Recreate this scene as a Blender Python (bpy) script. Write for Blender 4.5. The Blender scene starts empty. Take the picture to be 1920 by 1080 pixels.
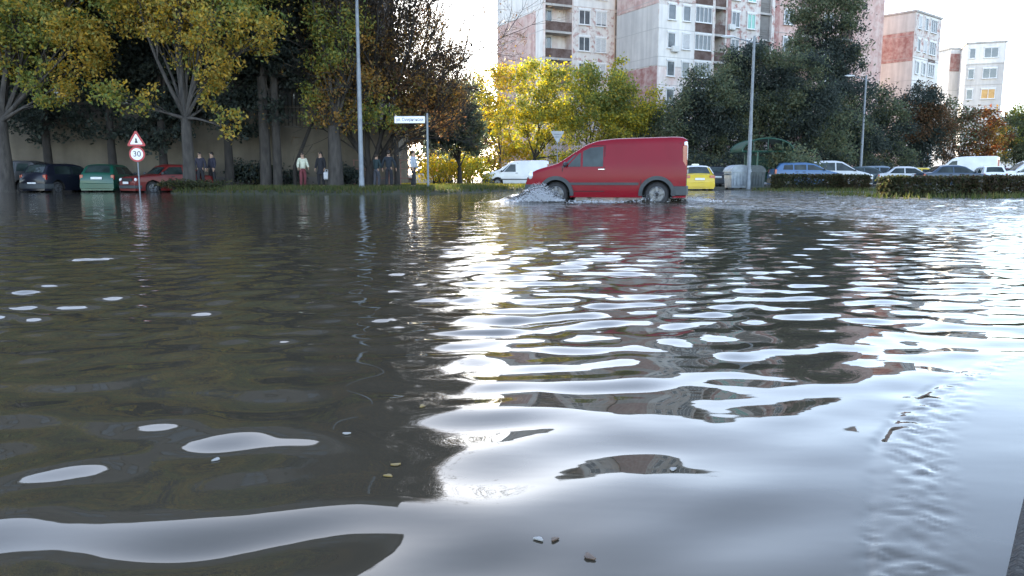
import bpy, math, random
import numpy as np
from mathutils import Vector, Matrix
random.seed(7)
RNG = np.random.default_rng(11)
SC = bpy.context.scene
COL = SC.collection
PI = math.pi
R = math.radians
# ------------------------------------------------------------------ camera
CH, F = 0.62, 1450.0                       # camera height above the water, focal length in 1920-px units
PITCH = math.atan(204.0 / F)
cp_, sp_ = math.cos(PITCH), math.sin(PITCH)
cam = bpy.data.cameras.new('camera'); cam.lens = 36.0 * F / 1920; cam.sensor_width = 36; cam.clip_end = 5000; cam.clip_start = 0.05
camo = bpy.data.objects.new('camera', cam); COL.objects.link(camo)
camo.location = (0, 0, CH); camo.rotation_euler = (PI/2 - PITCH, 0, 0); SC.camera = camo

def ray(px, py):
    a = (px - 960) / F; b = (540 - py) / F
    return Vector((a, cp_ + sp_*b, -sp_ + cp_*b))
def at(px, py, Y):
    d = ray(px, py); t = Y / d.y
    return Vector((d.x*t, Y, CH + d.z*t))
def gx(px, Y, z=0.0):                       # world x of a column seen at height z
    py = 336 - (z - CH) * F / Y
    return at(px, py, Y).x

# ------------------------------------------------------------------ mesh collector
class MB:
    def __init__(s): s.v = []; s.f = []; s.m = []
    def add(s, vs, fs, mi=0):
        o = len(s.v); s.v += [tuple(v) for v in vs]; s.f += [tuple(i+o for i in f) for f in fs]; s.m += [mi]*len(fs)
    def box(s, c, d, mi=0, rz=0.0, M=None):
        x, y, z = d[0]/2, d[1]/2, d[2]/2
        vs = [Vector((sx*x, sy*y, sz*z)) for sz in (-1,1) for sy in (-1,1) for sx in (-1,1)]
        m = (M if M else Matrix.Rotation(rz, 3, 'Z'))
        vs = [m @ v + Vector(c) for v in vs]
        s.add(vs, [(0,2,3,1),(4,5,7,6),(0,1,5,4),(2,6,7,3),(0,4,6,2),(1,3,7,5)], mi)
    def bbox(s, c, d, b, mi=0):             # box with bevelled vertical and horizontal edges
        bm_pts = []
        x, y, z = d[0]/2, d[1]/2, d[2]/2; b = min(b, x*.9, y*.9, z*.9)
        lv = [(-z, b), (-z+b, 0), (z-b, 0), (z, b)]
        vs = []
        for zz, ins in lv:
            X, Y = x-ins, y-ins; e = b
            for px, py in ((X-e,-Y),(X,-Y+e),(X,Y-e),(X-e,Y),(-X+e,Y),(-X,Y-e),(-X,-Y+e),(-X+e,-Y)):
                vs.append((c[0]+px, c[1]+py, c[2]+zz))
        fs = []
        for l in range(3):
            for k in range(8):
                fs.append((l*8+k, l*8+(k+1)%8, l*8+8+(k+1)%8, l*8+8+k))
        fs.append(tuple(range(7,-1,-1))); fs.append(tuple(range(24,32)))
        s.add(vs, fs, mi)
    def tube(s, pts, rad, n=8, mi=0, cap=True):
        pts = [Vector(p) for p in pts]
        if not hasattr(rad, '__len__'): rad = [rad]*len(pts)
        vs = []
        prev = None
        for i, p in enumerate(pts):
            a = pts[max(i-1,0)]; b = pts[min(i+1,len(pts)-1)]
            t = (b-a); t = t.normalized() if t.length > 1e-9 else Vector((0,0,1))
            if prev is None:
                u = t.orthogonal().normalized()
            else:
                u = (prev - t*prev.dot(t)); u = u.normalized() if u.length > 1e-6 else t.orthogonal().normalized()
            prev = u; w = t.cross(u)
            for k in range(n):
                an = 2*PI*k/n; vs.append(p + (u*math.cos(an) + w*math.sin(an))*rad[i])
        fs = []
        for i in range(len(pts)-1):
            for k in range(n):
                fs.append((i*n+k, i*n+(k+1)%n, (i+1)*n+(k+1)%n, (i+1)*n+k))
        if cap:
            fs.append(tuple(range(n-1,-1,-1))); fs.append(tuple((len(pts)-1)*n+k for k in range(n)))
        s.add(vs, fs, mi)
    def lathe(s, prof, c, axis='Y', n=28, mi=0, close=True):   # prof: (radius, offset)
        vs = []; fs = []
        for r, h in prof:
            for k in range(n):
                a = 2*PI*k/n; p = (r*math.cos(a), r*math.sin(a), h)
                if axis == 'Y': p = (p[0], p[2], p[1])
                elif axis == 'X': p = (p[2], p[0], p[1])
                vs.append((c[0]+p[0], c[1]+p[1], c[2]+p[2]))
        for i in range(len(prof)-1):
            for k in range(n):
                fs.append((i*n+k, i*n+(k+1)%n, (i+1)*n+(k+1)%n, (i+1)*n+k))
        if close:
            fs.append(tuple(range(n))); fs.append(tuple((len(prof)-1)*n+k for k in range(n)))
        s.add(vs, fs, mi)
    def ell(s, c, r, nu=12, nv=8, mi=0, M=None):
        vs = [(0,0,-1)]
        for j in range(1, nv):
            t = -PI/2 + PI*j/nv
            for k in range(nu):
                a = 2*PI*k/nu; vs.append((math.cos(t)*math.cos(a), math.cos(t)*math.sin(a), math.sin(t)))
        vs.append((0,0,1)); fs = []
        for k in range(nu): fs.append((0, 1+(k+1)%nu, 1+k))
        for j in range(nv-2):
            for k in range(nu):
                fs.append((1+j*nu+k, 1+j*nu+(k+1)%nu, 1+(j+1)*nu+(k+1)%nu, 1+(j+1)*nu+k))
        L = len(vs)-1
        for k in range(nu): fs.append((L, 1+(nv-2)*nu+k, 1+(nv-2)*nu+(k+1)%nu))
        out = []
        for v in vs:
            w = Vector((v[0]*r[0], v[1]*r[1], v[2]*r[2]))
            if M: w = M @ w
            out.append(w + Vector(c))
        s.add(out, fs, mi)
    def prism(s, poly, y0, y1, mi=0):       # polygon in x-z extruded along y
        n = len(poly)
        vs = [(p[0], y0, p[1]) for p in poly] + [(p[0], y1, p[1]) for p in poly]
        fs = [tuple(range(n)), tuple(range(2*n-1, n-1, -1))] + [(k, n+k, n+(k+1)%n, (k+1)%n) for k in range(n)]
        s.add(vs, fs, mi)
    def build(s, name, mats, parent=None, smooth=False, ang=40):
        me = bpy.data.meshes.new(name); me.from_pydata(s.v, [], s.f)
        if not isinstance(mats, (list, tuple)): mats = [mats]
        for m in mats: me.materials.append(m)
        if len(mats) > 1: me.polygons.foreach_set('material_index', s.m)
        import bmesh
        bm = bmesh.new(); bm.from_mesh(me); bmesh.ops.recalc_face_normals(bm, faces=bm.faces); bm.to_mesh(me); bm.free()
        if smooth:
            me.polygons.foreach_set('use_smooth', [True]*len(me.polygons))
            me.set_sharp_from_angle(angle=R(ang))
        me.update()
        o = bpy.data.objects.new(name, me); COL.objects.link(o)
        if parent: o.parent = parent
        return o

def tag(o, label=None, cat=None, group=None, kind=None):
    if label: o['label'] = label
    if cat: o['category'] = cat
    if group: o['group'] = group
    if kind: o['kind'] = kind
    return o
def thing(name, label, cat, loc=(0,0,0), rz=0.0, group=None):
    o = bpy.data.objects.new(name, None); COL.objects.link(o); o.empty_display_size = .2
    o.location = loc; o.rotation_euler = (0, 0, rz)
    return tag(o, label, cat, group)
def copy_tree(o, parent=None):
    c = o.copy(); COL.objects.link(c)
    if parent: c.parent = parent
    for ch in list(o.children): copy_tree(ch, c)
    return c

# ------------------------------------------------------------------ materials
MATS = {}
def pm(name, c1, c2=None, scale=3.0, rough=.6, metal=0.0, bump=0.0, bscale=None, coat=0.0, spec=.5, stretch=None, thr=(.35,.65), detail=5):
    if name in MATS: return MATS[name]
    m = bpy.data.materials.new(name); m.use_nodes = True; nt = m.node_tree; b = nt.nodes['Principled BSDF']
    b.inputs['Base Color'].default_value = (*c1, 1); b.inputs['Roughness'].default_value = rough
    b.inputs['Metallic'].default_value = metal; b.inputs['Specular IOR Level'].default_value = spec
    b.inputs['Coat Weight'].default_value = coat; b.inputs['Coat Roughness'].default_value = .05
    tc = nt.nodes.new('ShaderNodeTexCoord'); src = tc.outputs['Object']
    if stretch:
        mp = nt.nodes.new('ShaderNodeMapping'); mp.inputs['Scale'].default_value = stretch
        nt.links.new(src, mp.inputs['Vector']); src = mp.outputs['Vector']
    if c2:
        n = nt.nodes.new('ShaderNodeTexNoise'); n.inputs['Scale'].default_value = scale; n.inputs['Detail'].default_value = detail
        nt.links.new(src, n.inputs['Vector'])
        rp = nt.nodes.new('ShaderNodeValToRGB'); rp.color_ramp.elements[0].position = thr[0]; rp.color_ramp.elements[1].position = thr[1]
        rp.color_ramp.elements[0].color = (*c1, 1); rp.color_ramp.elements[1].color = (*c2, 1)
        nt.links.new(n.outputs['Fac'], rp.inputs['Fac']); nt.links.new(rp.outputs['Color'], b.inputs['Base Color'])
    if bump:
        n2 = nt.nodes.new('ShaderNodeTexNoise'); n2.inputs['Scale'].default_value = bscale or scale*4; n2.inputs['Detail'].default_value = 6
        nt.links.new(src, n2.inputs['Vector'])
        bp = nt.nodes.new('ShaderNodeBump'); bp.inputs['Strength'].default_value = bump; bp.inputs['Distance'].default_value = .05
        nt.links.new(n2.outputs['Fac'], bp.inputs['Height']); nt.links.new(bp.outputs['Normal'], b.inputs['Normal'])
    MATS[name] = m
    return m
def leafmat(name='leaf', trans=.45, rough=.6):
    m = bpy.data.materials.new(name); m.use_nodes = True; nt = m.node_tree; nt.nodes.remove(nt.nodes['Principled BSDF'])
    at_ = nt.nodes.new('ShaderNodeAttribute'); at_.attribute_name = 'leafcol'
    d = nt.nodes.new('ShaderNodeBsdfPrincipled'); d.inputs['Roughness'].default_value = rough; d.inputs['Specular IOR Level'].default_value = .25
    t = nt.nodes.new('ShaderNodeBsdfTranslucent')
    hs = nt.nodes.new('ShaderNodeHueSaturation'); hs.inputs['Value'].default_value = 1.5; hs.inputs['Saturation'].default_value = 1.15
    mx = nt.nodes.new('ShaderNodeMixShader'); mx.inputs['Fac'].default_value = trans
    nt.links.new(at_.outputs['Color'], d.inputs['Base Color']); nt.links.new(at_.outputs['Color'], hs.inputs['Color'])
    nt.links.new(hs.outputs['Color'], t.inputs['Color'])
    nt.links.new(d.outputs[0], mx.inputs[1]); nt.links.new(t.outputs[0], mx.inputs[2])
    nt.links.new(mx.outputs[0], nt.nodes['Material Output'].inputs['Surface'])
    return m
LEAF = leafmat()
BARK = pm('bark_grey', (.065,.058,.052), (.03,.027,.025), 6, .9, bump=.6, stretch=(1,1,.3))
BARKD = pm('bark_dark', (.032,.027,.024), (.016,.014,.013), 6, .9, bump=.6, stretch=(1,1,.3))
STEEL = pm('galvanised_steel', (.21,.235,.26), (.155,.175,.2), 4, .55, .3)
PLASTIC = pm('grey_plastic', (.032,.038,.046), (.042,.05,.056), 8, .55)
BLACK = pm('black_rubber', (.018,.018,.02), (.028,.028,.03), 10, .8)
GLASS = pm('car_glass', (.010,.016,.017), (.035,.05,.05), 2.2, rough=.03, spec=.35)
RIM = pm('wheel_rim', (.17,.175,.19), (.10,.105,.115), 12, .4, .6)
DARKIN = pm('dark_underbody', (.012,.012,.013), (.02,.02,.02), 5, .9)
LENSW = pm('clear_lens', (.75,.77,.78), (.6,.62,.65), 14, .08, spec=.8)
LENSR = pm('red_lens', (.30,.012,.012), (.20,.01,.01), 14, .12, spec=.8)
LENSO = pm('amber_lens', (.5,.16,.02), None, rough=.12)
PLATE = pm('number_plate', (.72,.73,.74), (.62,.63,.65), 9, .4)
CHROME = pm('chrome_trim', (.6,.6,.6), None, rough=.2, metal=.9)
def paint(name, c, v=.85, rough=.28): return pm('paint_'+name, c, tuple(k*v for k in c), 1.3, rough, 0, coat=.2, spec=.4)

# ------------------------------------------------------------------ world and sun
SUN_AZ, SUN_EL = R(-13.0), R(14.0)
w = bpy.data.worlds.new('World'); SC.world = w; w.use_nodes = True; nt = w.node_tree
bg = nt.nodes['Background']; sky = nt.nodes.new('ShaderNodeTexSky'); sky.sky_type = 'NISHITA'; sky.sun_disc = False
sky.sun_elevation = SUN_EL; sky.sun_rotation = SUN_AZ; sky.air_density = 1.0; sky.dust_density = .5; sky.ozone_density = 1.0
hsv = nt.nodes.new('ShaderNodeHueSaturation'); hsv.inputs['Saturation'].default_value = .68; hsv.inputs['Value'].default_value = 1.0      # thin high cloud greys the blue
nt.links.new(sky.outputs[0], hsv.inputs['Color']); tint = nt.nodes.new('ShaderNodeMix'); tint.data_type = 'RGBA'; tint.blend_type = 'MULTIPLY'; tint.inputs[0].default_value = 1; tint.inputs[7].default_value = (.93,.985,1.10,1)
nt.links.new(hsv.outputs[0], tint.inputs[6]); nt.links.new(tint.outputs[2], bg.inputs['Color']); bg.inputs['Strength'].default_value = 0.15
sl = bpy.data.lights.new('sun', 'SUN'); sl.energy = 4.2; sl.angle = R(.6); sl.color = (1.0, .86, .66)
so = bpy.data.objects.new('sun', sl); COL.objects.link(so)
sd = Vector((math.sin(SUN_AZ)*math.cos(SUN_EL), math.cos(SUN_AZ)*math.cos(SUN_EL), math.sin(SUN_EL)))
so.rotation_euler = (-sd).to_track_quat('-Z', 'Y').to_euler(); so.location = sd*200
SC.view_settings.view_transform = 'Standard'; SC.view_settings.look = 'None'
SC.view_settings.exposure = 2.4; SC.view_settings.gamma = 1; SC.view_settings.use_curve_mapping = False

# ------------------------------------------------------------------ noise helper
def vnoise(x, y, seed=0):
    """smooth value noise 0..1 on numpy arrays"""
    xi = np.floor(x).astype(np.int64); yi = np.floor(y).astype(np.int64); fx = x-xi; fy = y-yi
    fx = fx*fx*(3-2*fx); fy = fy*fy*(3-2*fy)
    def h(a, b):
        n = (a*374761393 + b*668265263 + seed*982451653) & 0x7fffffff
        n = ((n ^ (n >> 13))*1274126177) & 0x7fffffff
        return ((n ^ (n >> 16)) & 0xffff)/65535.0
    return (h(xi,yi)*(1-fx)+h(xi+1,yi)*fx)*(1-fy) + (h(xi,yi+1)*(1-fx)+h(xi+1,yi+1)*fx)*fy
def sstep(a, b, x): t = np.clip((x-a)/(b-a), 0, 1); return t*t*(3-2*t)
def grid_mesh(name, X, Y, Z, mat, smooth=True, attrs=None):
    r, c = X.shape
    me = bpy.data.meshes.new(name); nv = r*c; nf = (r-1)*(c-1)
    me.vertices.add(nv); me.vertices.foreach_set('co', np.stack([X,Y,Z],-1).astype(np.float32).ravel())
    i = np.arange(nv).reshape(r, c)
    q = np.stack([i[:-1,:-1], i[:-1,1:], i[1:,1:], i[1:,:-1]], -1).reshape(-1).astype(np.int32)
    me.loops.add(nf*4); me.loops.foreach_set('vertex_index', q)
    me.polygons.add(nf); me.polygons.foreach_set('loop_start', (np.arange(nf)*4).astype(np.int32)); me.polygons.foreach_set('loop_total', np.full(nf, 4, np.int32))
    if smooth: me.polygons.foreach_set('use_smooth', np.ones(nf, bool))
    if attrs:
        for k, a in attrs.items():
            t = me.attributes.new(k, 'FLOAT', 'POINT'); t.data.foreach_set('value', a.astype(np.float32).ravel())
    me.materials.append(mat); me.update(calc_edges=True); me.validate()
    o = bpy.data.objects.new(name, me); COL.objects.link(o)
    return o

# ------------------------------------------------------------------ the flooded street
VANX, VANY = 2.65, 21.6
def _w(px, py): d = ray(px, py); t = -CH/d.z; return (d.x*t, d.y*t)
KERB = [_w(*q) for q in ((1630,1200),(1640,1085),(1646,955),(1655,832),(1700,768),(1760,725),(1835,682),(1925,660),(2100,640))]
def kerb_dist(x, y):
    d = np.full(x.shape, 9.0); sgn = np.zeros(x.shape)
    for (ax, ay), (bx, by) in zip(KERB[:-1], KERB[1:]):
        dx, dy = bx-ax, by-ay; L2 = dx*dx+dy*dy
        t = np.clip(((x-ax)*dx+(y-ay)*dy)/L2, 0, 1)
        ex, ey = x-(ax+t*dx), y-(ay+t*dy); dd = np.hypot(ex, ey)
        s = np.where(ex*dy-ey*dx > 0, 1., -1.)
        k = dd < d; d = np.where(k, dd, d); sgn = np.where(k, s, sgn)
    return d*sgn
WATER = []
def wz(x, y):
    X, Y, Z = WATER[0]; i = np.argmin((X-x)**2+(Y-y)**2); return float(Z.ravel()[i])
def water():
    rows = []; t = 1.6
    while t < 57: rows.append(t); t *= 1.0046
    yy = np.array(rows) - 1.1
    tt = np.linspace(-1.02, 1.02, 640)
    Yg, Tg = np.meshgrid(yy, tt, indexing='ij'); Xg = (Yg+1.1)*Tg
    cell = (Yg+1.1)*.0046
    rng = np.random.default_rng(37); N = 64
    lam = np.exp(rng.uniform(np.log(.13), np.log(1.2), N))
    th = rng.normal(0, R(34), N); ph = rng.uniform(0, 2*PI, N)
    Z = np.zeros_like(Xg)
    wx = Xg + .10*(vnoise(Xg*1.3, Yg*1.3, 3)-.5); wy = Yg + .16*(vnoise(Xg*1.1, Yg*1.5, 4)-.5)
    for i in range(N):
        k = 2*PI/lam[i]
        nearw = math.exp(-((math.log(lam[i]/.37))/.60)**2); farw = 1.25*math.exp(-((math.log(lam[i]/.23))/.55)**2)+.25*nearw
        a = .0118*(nearw+(farw-nearw)*sstep(1.5, 3.2, Yg))/k
        kx, ky = k*math.sin(th[i]), k*math.cos(th[i])
        fade = np.clip((lam[i]/cell-3.0)/4.0, 0, 1)
        env = .55+.9*vnoise(Xg*(.5/lam[i])*.5+i*7.1, Yg*(.35/lam[i])*.5+i*3.3, i)
        Z += a*fade*env*np.sin(kx*wx + ky*wy + ph[i])
    amp = .66 + .85*sstep(.3,-.5, Xg) * sstep(2.8,1.6,Yg) + 1.0*sstep(1.8, 4.2, Yg)*(1-.20*sstep(-.1,-.9,Xg/Yg*3)*sstep(9,6,Yg)) + .35*sstep(.8,2.5,Xg)*sstep(2.6,4,Yg)
    amp = amp*(.55+.9*vnoise(Xg*.45+9, Yg*.3+2, 77))
    amp *= 1-.45*sstep(.2, .7, Xg)*sstep(2.2, 1.5, Yg)
    Z *= amp
    # flow over the sunken kerb at the lower right
    kd = kerb_dist(Xg, Yg)
    strip = sstep(-.05,.02,kd)*sstep(.17,.08,kd)*sstep(2.6, 1.7, Yg)+.8*np.exp(-((kd-.03)/.04)**2)*sstep(1.6,2.0,Yg)*sstep(4,2.4,Yg)
    rip = (vnoise(Xg*34, Yg*30, 21)-.5)*.0026*(.3+1.4*vnoise(Xg*9,Yg*7,23)) + (vnoise(Xg*58+Yg*30, Yg*75, 22)-.5)*.0030*(.2+1.6*vnoise(Xg*13,Yg*8,24))
    Z = Z*(1-.75*sstep(-.03,.06,kd)*sstep(3.2,2.4,Yg)) + strip*rip*1.0 - .0045*np.exp(-((kd+.012)/.009)**2)*sstep(2.9,2.0,Yg)*(.1+.9*vnoise(Xg*14,Yg*9,61))
    beyond = sstep(.1, .16, kd)*sstep(2.3, 1.7, Yg)
    Z *= 1-.85*np.exp(-(kd/.03)**2)*sstep(1.75,1.68,Yg)*sstep(1.36,1.42,Yg)
    # bow wave and wake of the red van
    dx, dy = Xg-VANX, Yg-VANY
    chop = np.exp(-(np.clip(np.abs(dy+.2)-1.2, 0, None)/2.4)**2)*sstep(-2.6, -.5, dx)
    chop += .9*np.exp(-((Yg-23.5-.05*dx)/6.5)**2)*sstep(1.0, 4, dx)
    chop += .55*sstep(3.5, 9, Xg)*sstep(8.5, 14, Yg)
    chop = np.clip(chop, 0, 1)
    Z += chop*(vnoise(Xg*2.2, Yg*2.6, 31)-.5)*.07*np.clip(1.2-cell*3, .2, 1)
    for cx, cy, h, sx, sy in ((.62,20.95,.27,.55,.32),(.25,20.9,.12,.8,.5),(3.75,20.85,.10,.55,.35),(4.5,21.2,.08,.9,.6)):
        Z += h*np.exp(-((Xg-cx)/sx)**2-((Yg-cy)/sy)**2)*(.75+.5*vnoise(Xg*7, Yg*7, 41))
    m = bpy.data.materials.new('flood_water'); m.use_nodes = True; nt = m.node_tree; b = nt.nodes['Principled BSDF']
    b.inputs['Roughness'].default_value = .025; b.inputs['IOR'].default_value = 1.31
    tc = nt.nodes.new('ShaderNodeTexCoord')
    n0 = nt.nodes.new('ShaderNodeTexNoise'); n0.inputs['Scale'].default_value = .9; n0.inputs['Detail'].default_value = 6
    nt.links.new(tc.outputs['Object'], n0.inputs['Vector'])
    rp = nt.nodes.new('ShaderNodeValToRGB'); rp.color_ramp.elements[0].color = (.040,.034,.024,1); rp.color_ramp.elements[1].color = (.060,.050,.036,1)
    nt.links.new(n0.outputs['Fac'], rp.inputs['Fac'])
    ca = nt.nodes.new('ShaderNodeAttribute'); ca.attribute_name = 'chop'
    nt.links.new(rp.outputs['Color'], b.inputs['Base Color'])
    mp = nt.nodes.new('ShaderNodeMapping'); mp.inputs['Scale'].default_value = (.45, 1, 1); nt.links.new(tc.outputs['Object'], mp.inputs['Vector'])
    n1 = nt.nodes.new('ShaderNodeTexNoise'); n1.inputs['Scale'].default_value = 5.5; n1.inputs['Detail'].default_value = 3; n1.inputs['Roughness'].default_value = .45
    nt.links.new(mp.outputs['Vector'], n1.inputs['Vector'])
    ha = nt.nodes.new('ShaderNodeAttribute'); ha.attribute_name = 'ripple'
    mu = nt.nodes.new('ShaderNodeMath'); mu.operation = 'MULTIPLY'
    nt.links.new(n1.outputs['Fac'], mu.inputs[0]); nt.links.new(ha.outputs['Fac'], mu.inputs[1])
    bp = nt.nodes.new('ShaderNodeBump'); bp.inputs['Strength'].default_value = 1; bp.inputs['Distance'].default_value = 1
    nt.links.new(mu.outputs[0], bp.inputs['Height']); nt.links.new(bp.outputs['Normal'], b.inputs['Normal'])
    ripple = .0011 + .0035*sstep(1.9, 4.5, Yg) + .012*sstep(4, 13, Yg) + .13*chop
    WATER.append((Xg[:, ::4], Yg[:, ::4], Z[:, ::4]))
    o = grid_mesh('water', Xg, Yg, Z, m, attrs={'chop': chop, 'ripple': ripple})
    return tag(o, kind='structure')
water()

ASPH = pm('wet_asphalt', (.05,.05,.05), (.035,.034,.033), 2.5, .7, bump=.3, bscale=40)
SOIL = pm('verge_soil', (.045,.042,.026), (.03,.036,.017), 1.2, .95, bump=.6, bscale=14)
g = MB(); g.add([(-900,-60,-.14),(900,-60,-.14),(900,2500,-.14),(-900,2500,-.14)], [(0,1,2,3)]); tag(g.build('ground', ASPH), kind='structure')
# raised land: verge on the left, islands and car park on the right
def land(x, y):
    n = (vnoise(x*.35, y*.35, 51)-.5)
    far = sstep(46.5, 48.0, y + n)*.22
    lx = x/np.maximum(y,1)                     # lateral position as seen along the street
    left = sstep(41.3, 42.6, y)*sstep(-.40, -.44, lx)*.30
    vy = 31.4 + 2.4*sstep(-.20, .03, lx) + 9*sstep(-.09,.04, lx)
    verge = sstep(vy, vy+1.6, y+n*1.2)*sstep(-.445, -.425, lx)*(1-sstep(.03, .06, lx))*.30
    isl1 = sstep(36.5,37.5,y)*sstep(12.2,13.0,x)*(1-sstep(20.5,21.2,x))*.17
    isl2 = sstep(23.5,24.3,y)*(1-sstep(31,32.5,y))*sstep(11.7,12.3,x)*.15
    return np.maximum.reduce([far, left, verge, isl1, isl2]) - .13
xs = np.arange(-50, 52, .45); ys = np.arange(22, 62, .4)
Yl, Xl = np.meshgrid(ys, xs, indexing='ij')
tag(grid_mesh('verge', Xl, Yl, land(Xl, Yl)+.03*(vnoise(Xl*1.1,Yl*1.1,8)-.5)*(land(Xl,Yl)>-.1), SOIL), kind='structure')
p = MB(); p.add([(-300,61,.09),(300,61,.09),(300,700,.09),(-300,700,.09)], [(0,1,2,3)]); tag(p.build('pavement', ASPH), kind='structure')
def landz(x, y): return float(land(np.array([x]), np.array([y]))[0])

# sunken kerb, its edge just breaking the surface
kb = MB()
KSTONE = pm('kerb_stone', (.016,.014,.012), (.009,.008,.007), 20, .7, bump=.5, bscale=60)
pts = KERB[:5]
for i in range(len(pts)-1):
    (ax, ay), (bx, by) = pts[i], pts[i+1]
    d = Vector((bx-ax, by-ay, 0)); n = Vector((d.y, -d.x, 0)).normalized()
    for j in range(24):
        t0, t1 = j/24, (j+1)/24
        z = -.018 + .001*random.random()
        a = Vector((ax, ay, 0))+d*t0; b = Vector((ax, ay, 0))+d*t1
        vs = [a, b, b+n*.0035, a+n*.012]; kb.add([(v.x, v.y, -.12) for v in vs]+[(v.x, v.y, z) for v in vs], [(0,1,2,3),(4,7,6,5),(0,4,5,1),(1,5,6,2),(2,6,7,3),(3,7,4,0)])
        c, e = a+n*.014, b+n*.014; vs = [c, e, e+n*.12, c+n*.12]; zz = -.022
        kb.add([(v.x, v.y, -.12) for v in vs]+[(v.x, v.y, zz) for v in vs], [(0,1,2,3),(4,7,6,5),(0,4,5,1),(1,5,6,2),(2,6,7,3),(3,7,4,0)])
tag(kb.build('kerb', KSTONE), kind='structure')
ks = MB(); _p = [((1917-960)/F, 930), ((1884-960)/F, 1085)]
_q = []
for _px, _py in ((1921,925),(1883,1090)): _d = ray(_px,_py); _t = -CH/_d.z; _q.append(Vector((_d.x*_t,_d.y*_t,0)))
_dir = (_q[1]-_q[0]).normalized(); _c = (_q[0]+_q[1])/2+_dir*.12+Vector((.068,.0,-.052))
ks.bbox((0,0,0), (.11,(_q[1]-_q[0]).length+.26,.13), .014)
_a = math.atan2(-_dir.x, _dir.y); ks.v = [tuple(Matrix.Rotation(_a,3,'Z') @ Vector(v) + _c) for v in ks.v]
tag(ks.build('kerb_stone', KSTONE, smooth=True), 'dark wet kerb stone breaking the water in the bottom right corner', 'kerb stone')

# ------------------------------------------------------------------ foliage
PAL = dict(
 yellow=[(.38,.27,.06),(.32,.26,.07),(.22,.22,.06),(.42,.27,.05)],
 ygreen=[(.17,.20,.06),(.23,.23,.06),(.12,.16,.05),(.30,.24,.05)],
 twig=[(.075,.06,.048),(.10,.078,.055),(.055,.046,.04),(.13,.09,.05)],
 dark=[(.046,.060,.052),(.056,.070,.058),(.038,.050,.045)],
 green=[(.105,.130,.078),(.12,.138,.082),(.085,.110,.07),(.135,.135,.074)],
 orange=[(.26,.15,.05),(.20,.13,.05),(.15,.14,.05),(.32,.18,.045)],
 sun=[(.55,.40,.05),(.50,.38,.06),(.40,.36,.07),(.60,.38,.04),(.24,.25,.06)],
 sung=[(.34,.32,.06),(.42,.34,.06),(.24,.26,.06),(.50,.38,.05),(.16,.19,.05)],
 brown=[(.12,.07,.04),(.09,.06,.035),(.15,.08,.04),(.07,.06,.035)],
 red=[(.17,.06,.03),(.13,.06,.03),(.10,.06,.03),(.20,.08,.03)],
 hedge=[(.035,.045,.02),(.05,.055,.025),(.03,.035,.02),(.06,.05,.025)],
 hedgeb=[(.045,.035,.02),(.05,.05,.025),(.06,.042,.025)],
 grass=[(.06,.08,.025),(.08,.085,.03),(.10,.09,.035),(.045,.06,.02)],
 grass_sunlit=[(.28,.24,.05),(.20,.20,.045),(.34,.26,.05)])
def leaf_mesh(name, cen, size, pal, parent, pal2=None, mixseed=0, asp=.55, up=0.0, mat=None):
    n = len(cen); rng = RNG
    u = rng.normal(size=(n,3)); u[:,2] += up; u /= np.linalg.norm(u,axis=1,keepdims=True)
    t = rng.normal(size=(n,3)); v = np.cross(u,t); v /= np.linalg.norm(v,axis=1,keepdims=True)+1e-9
    s = size*rng.uniform(.6,1.35,(n,1))
    co = np.stack([cen-u*s*.5, cen+v*s*asp*.5, cen+u*s*.5, cen-v*s*asp*.5],1).astype(np.float32)
    me = bpy.data.meshes.new(name); me.vertices.add(n*4); me.vertices.foreach_set('co', co.ravel())
    me.loops.add(n*4); me.loops.foreach_set('vertex_index', np.arange(n*4,dtype=np.int32))
    me.polygons.add(n); me.polygons.foreach_set('loop_start', (np.arange(n)*4).astype(np.int32)); me.polygons.foreach_set('loop_total', np.full(n,4,np.int32))
    P = np.array(PAL[pal]); c = P[rng.integers(0,len(P),n)]
    if pal2:
        Q = np.array(PAL[pal2]); c2 = Q[rng.integers(0,len(Q),n)]
        f = vnoise(cen[:,0]*.55+cen[:,1]*.2+mixseed, cen[:,2]*.6+mixseed, mixseed)+rng.normal(0,.13,n)
        c = np.where((f>.5)[:,None], c2, c)
    c = c*rng.uniform(.7,1.3,(n,1))
    rgba = np.ones((n,4,4),np.float32); rgba[:,:,:3] = c[:,None,:]
    a = me.attributes.new('leafcol','FLOAT_COLOR','POINT'); a.data.foreach_set('color', rgba.ravel())
    me.materials.append(mat or LEAF); me.update(calc_edges=True)
    o = bpy.data.objects.new(name, me); COL.objects.link(o)
    if parent: o.parent = parent
    return o
def bend(a, b, k=4, amt=.06):
    a, b = Vector(a), Vector(b); L = (b-a).length; out = []
    o1 = Vector((random.uniform(-1,1),random.uniform(-1,1),random.uniform(-.4,1)))*L*amt
    for i in range(k+1):
        t = i/k; out.append(a.lerp(b,t)+o1*math.sin(PI*t))
    return out
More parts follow.
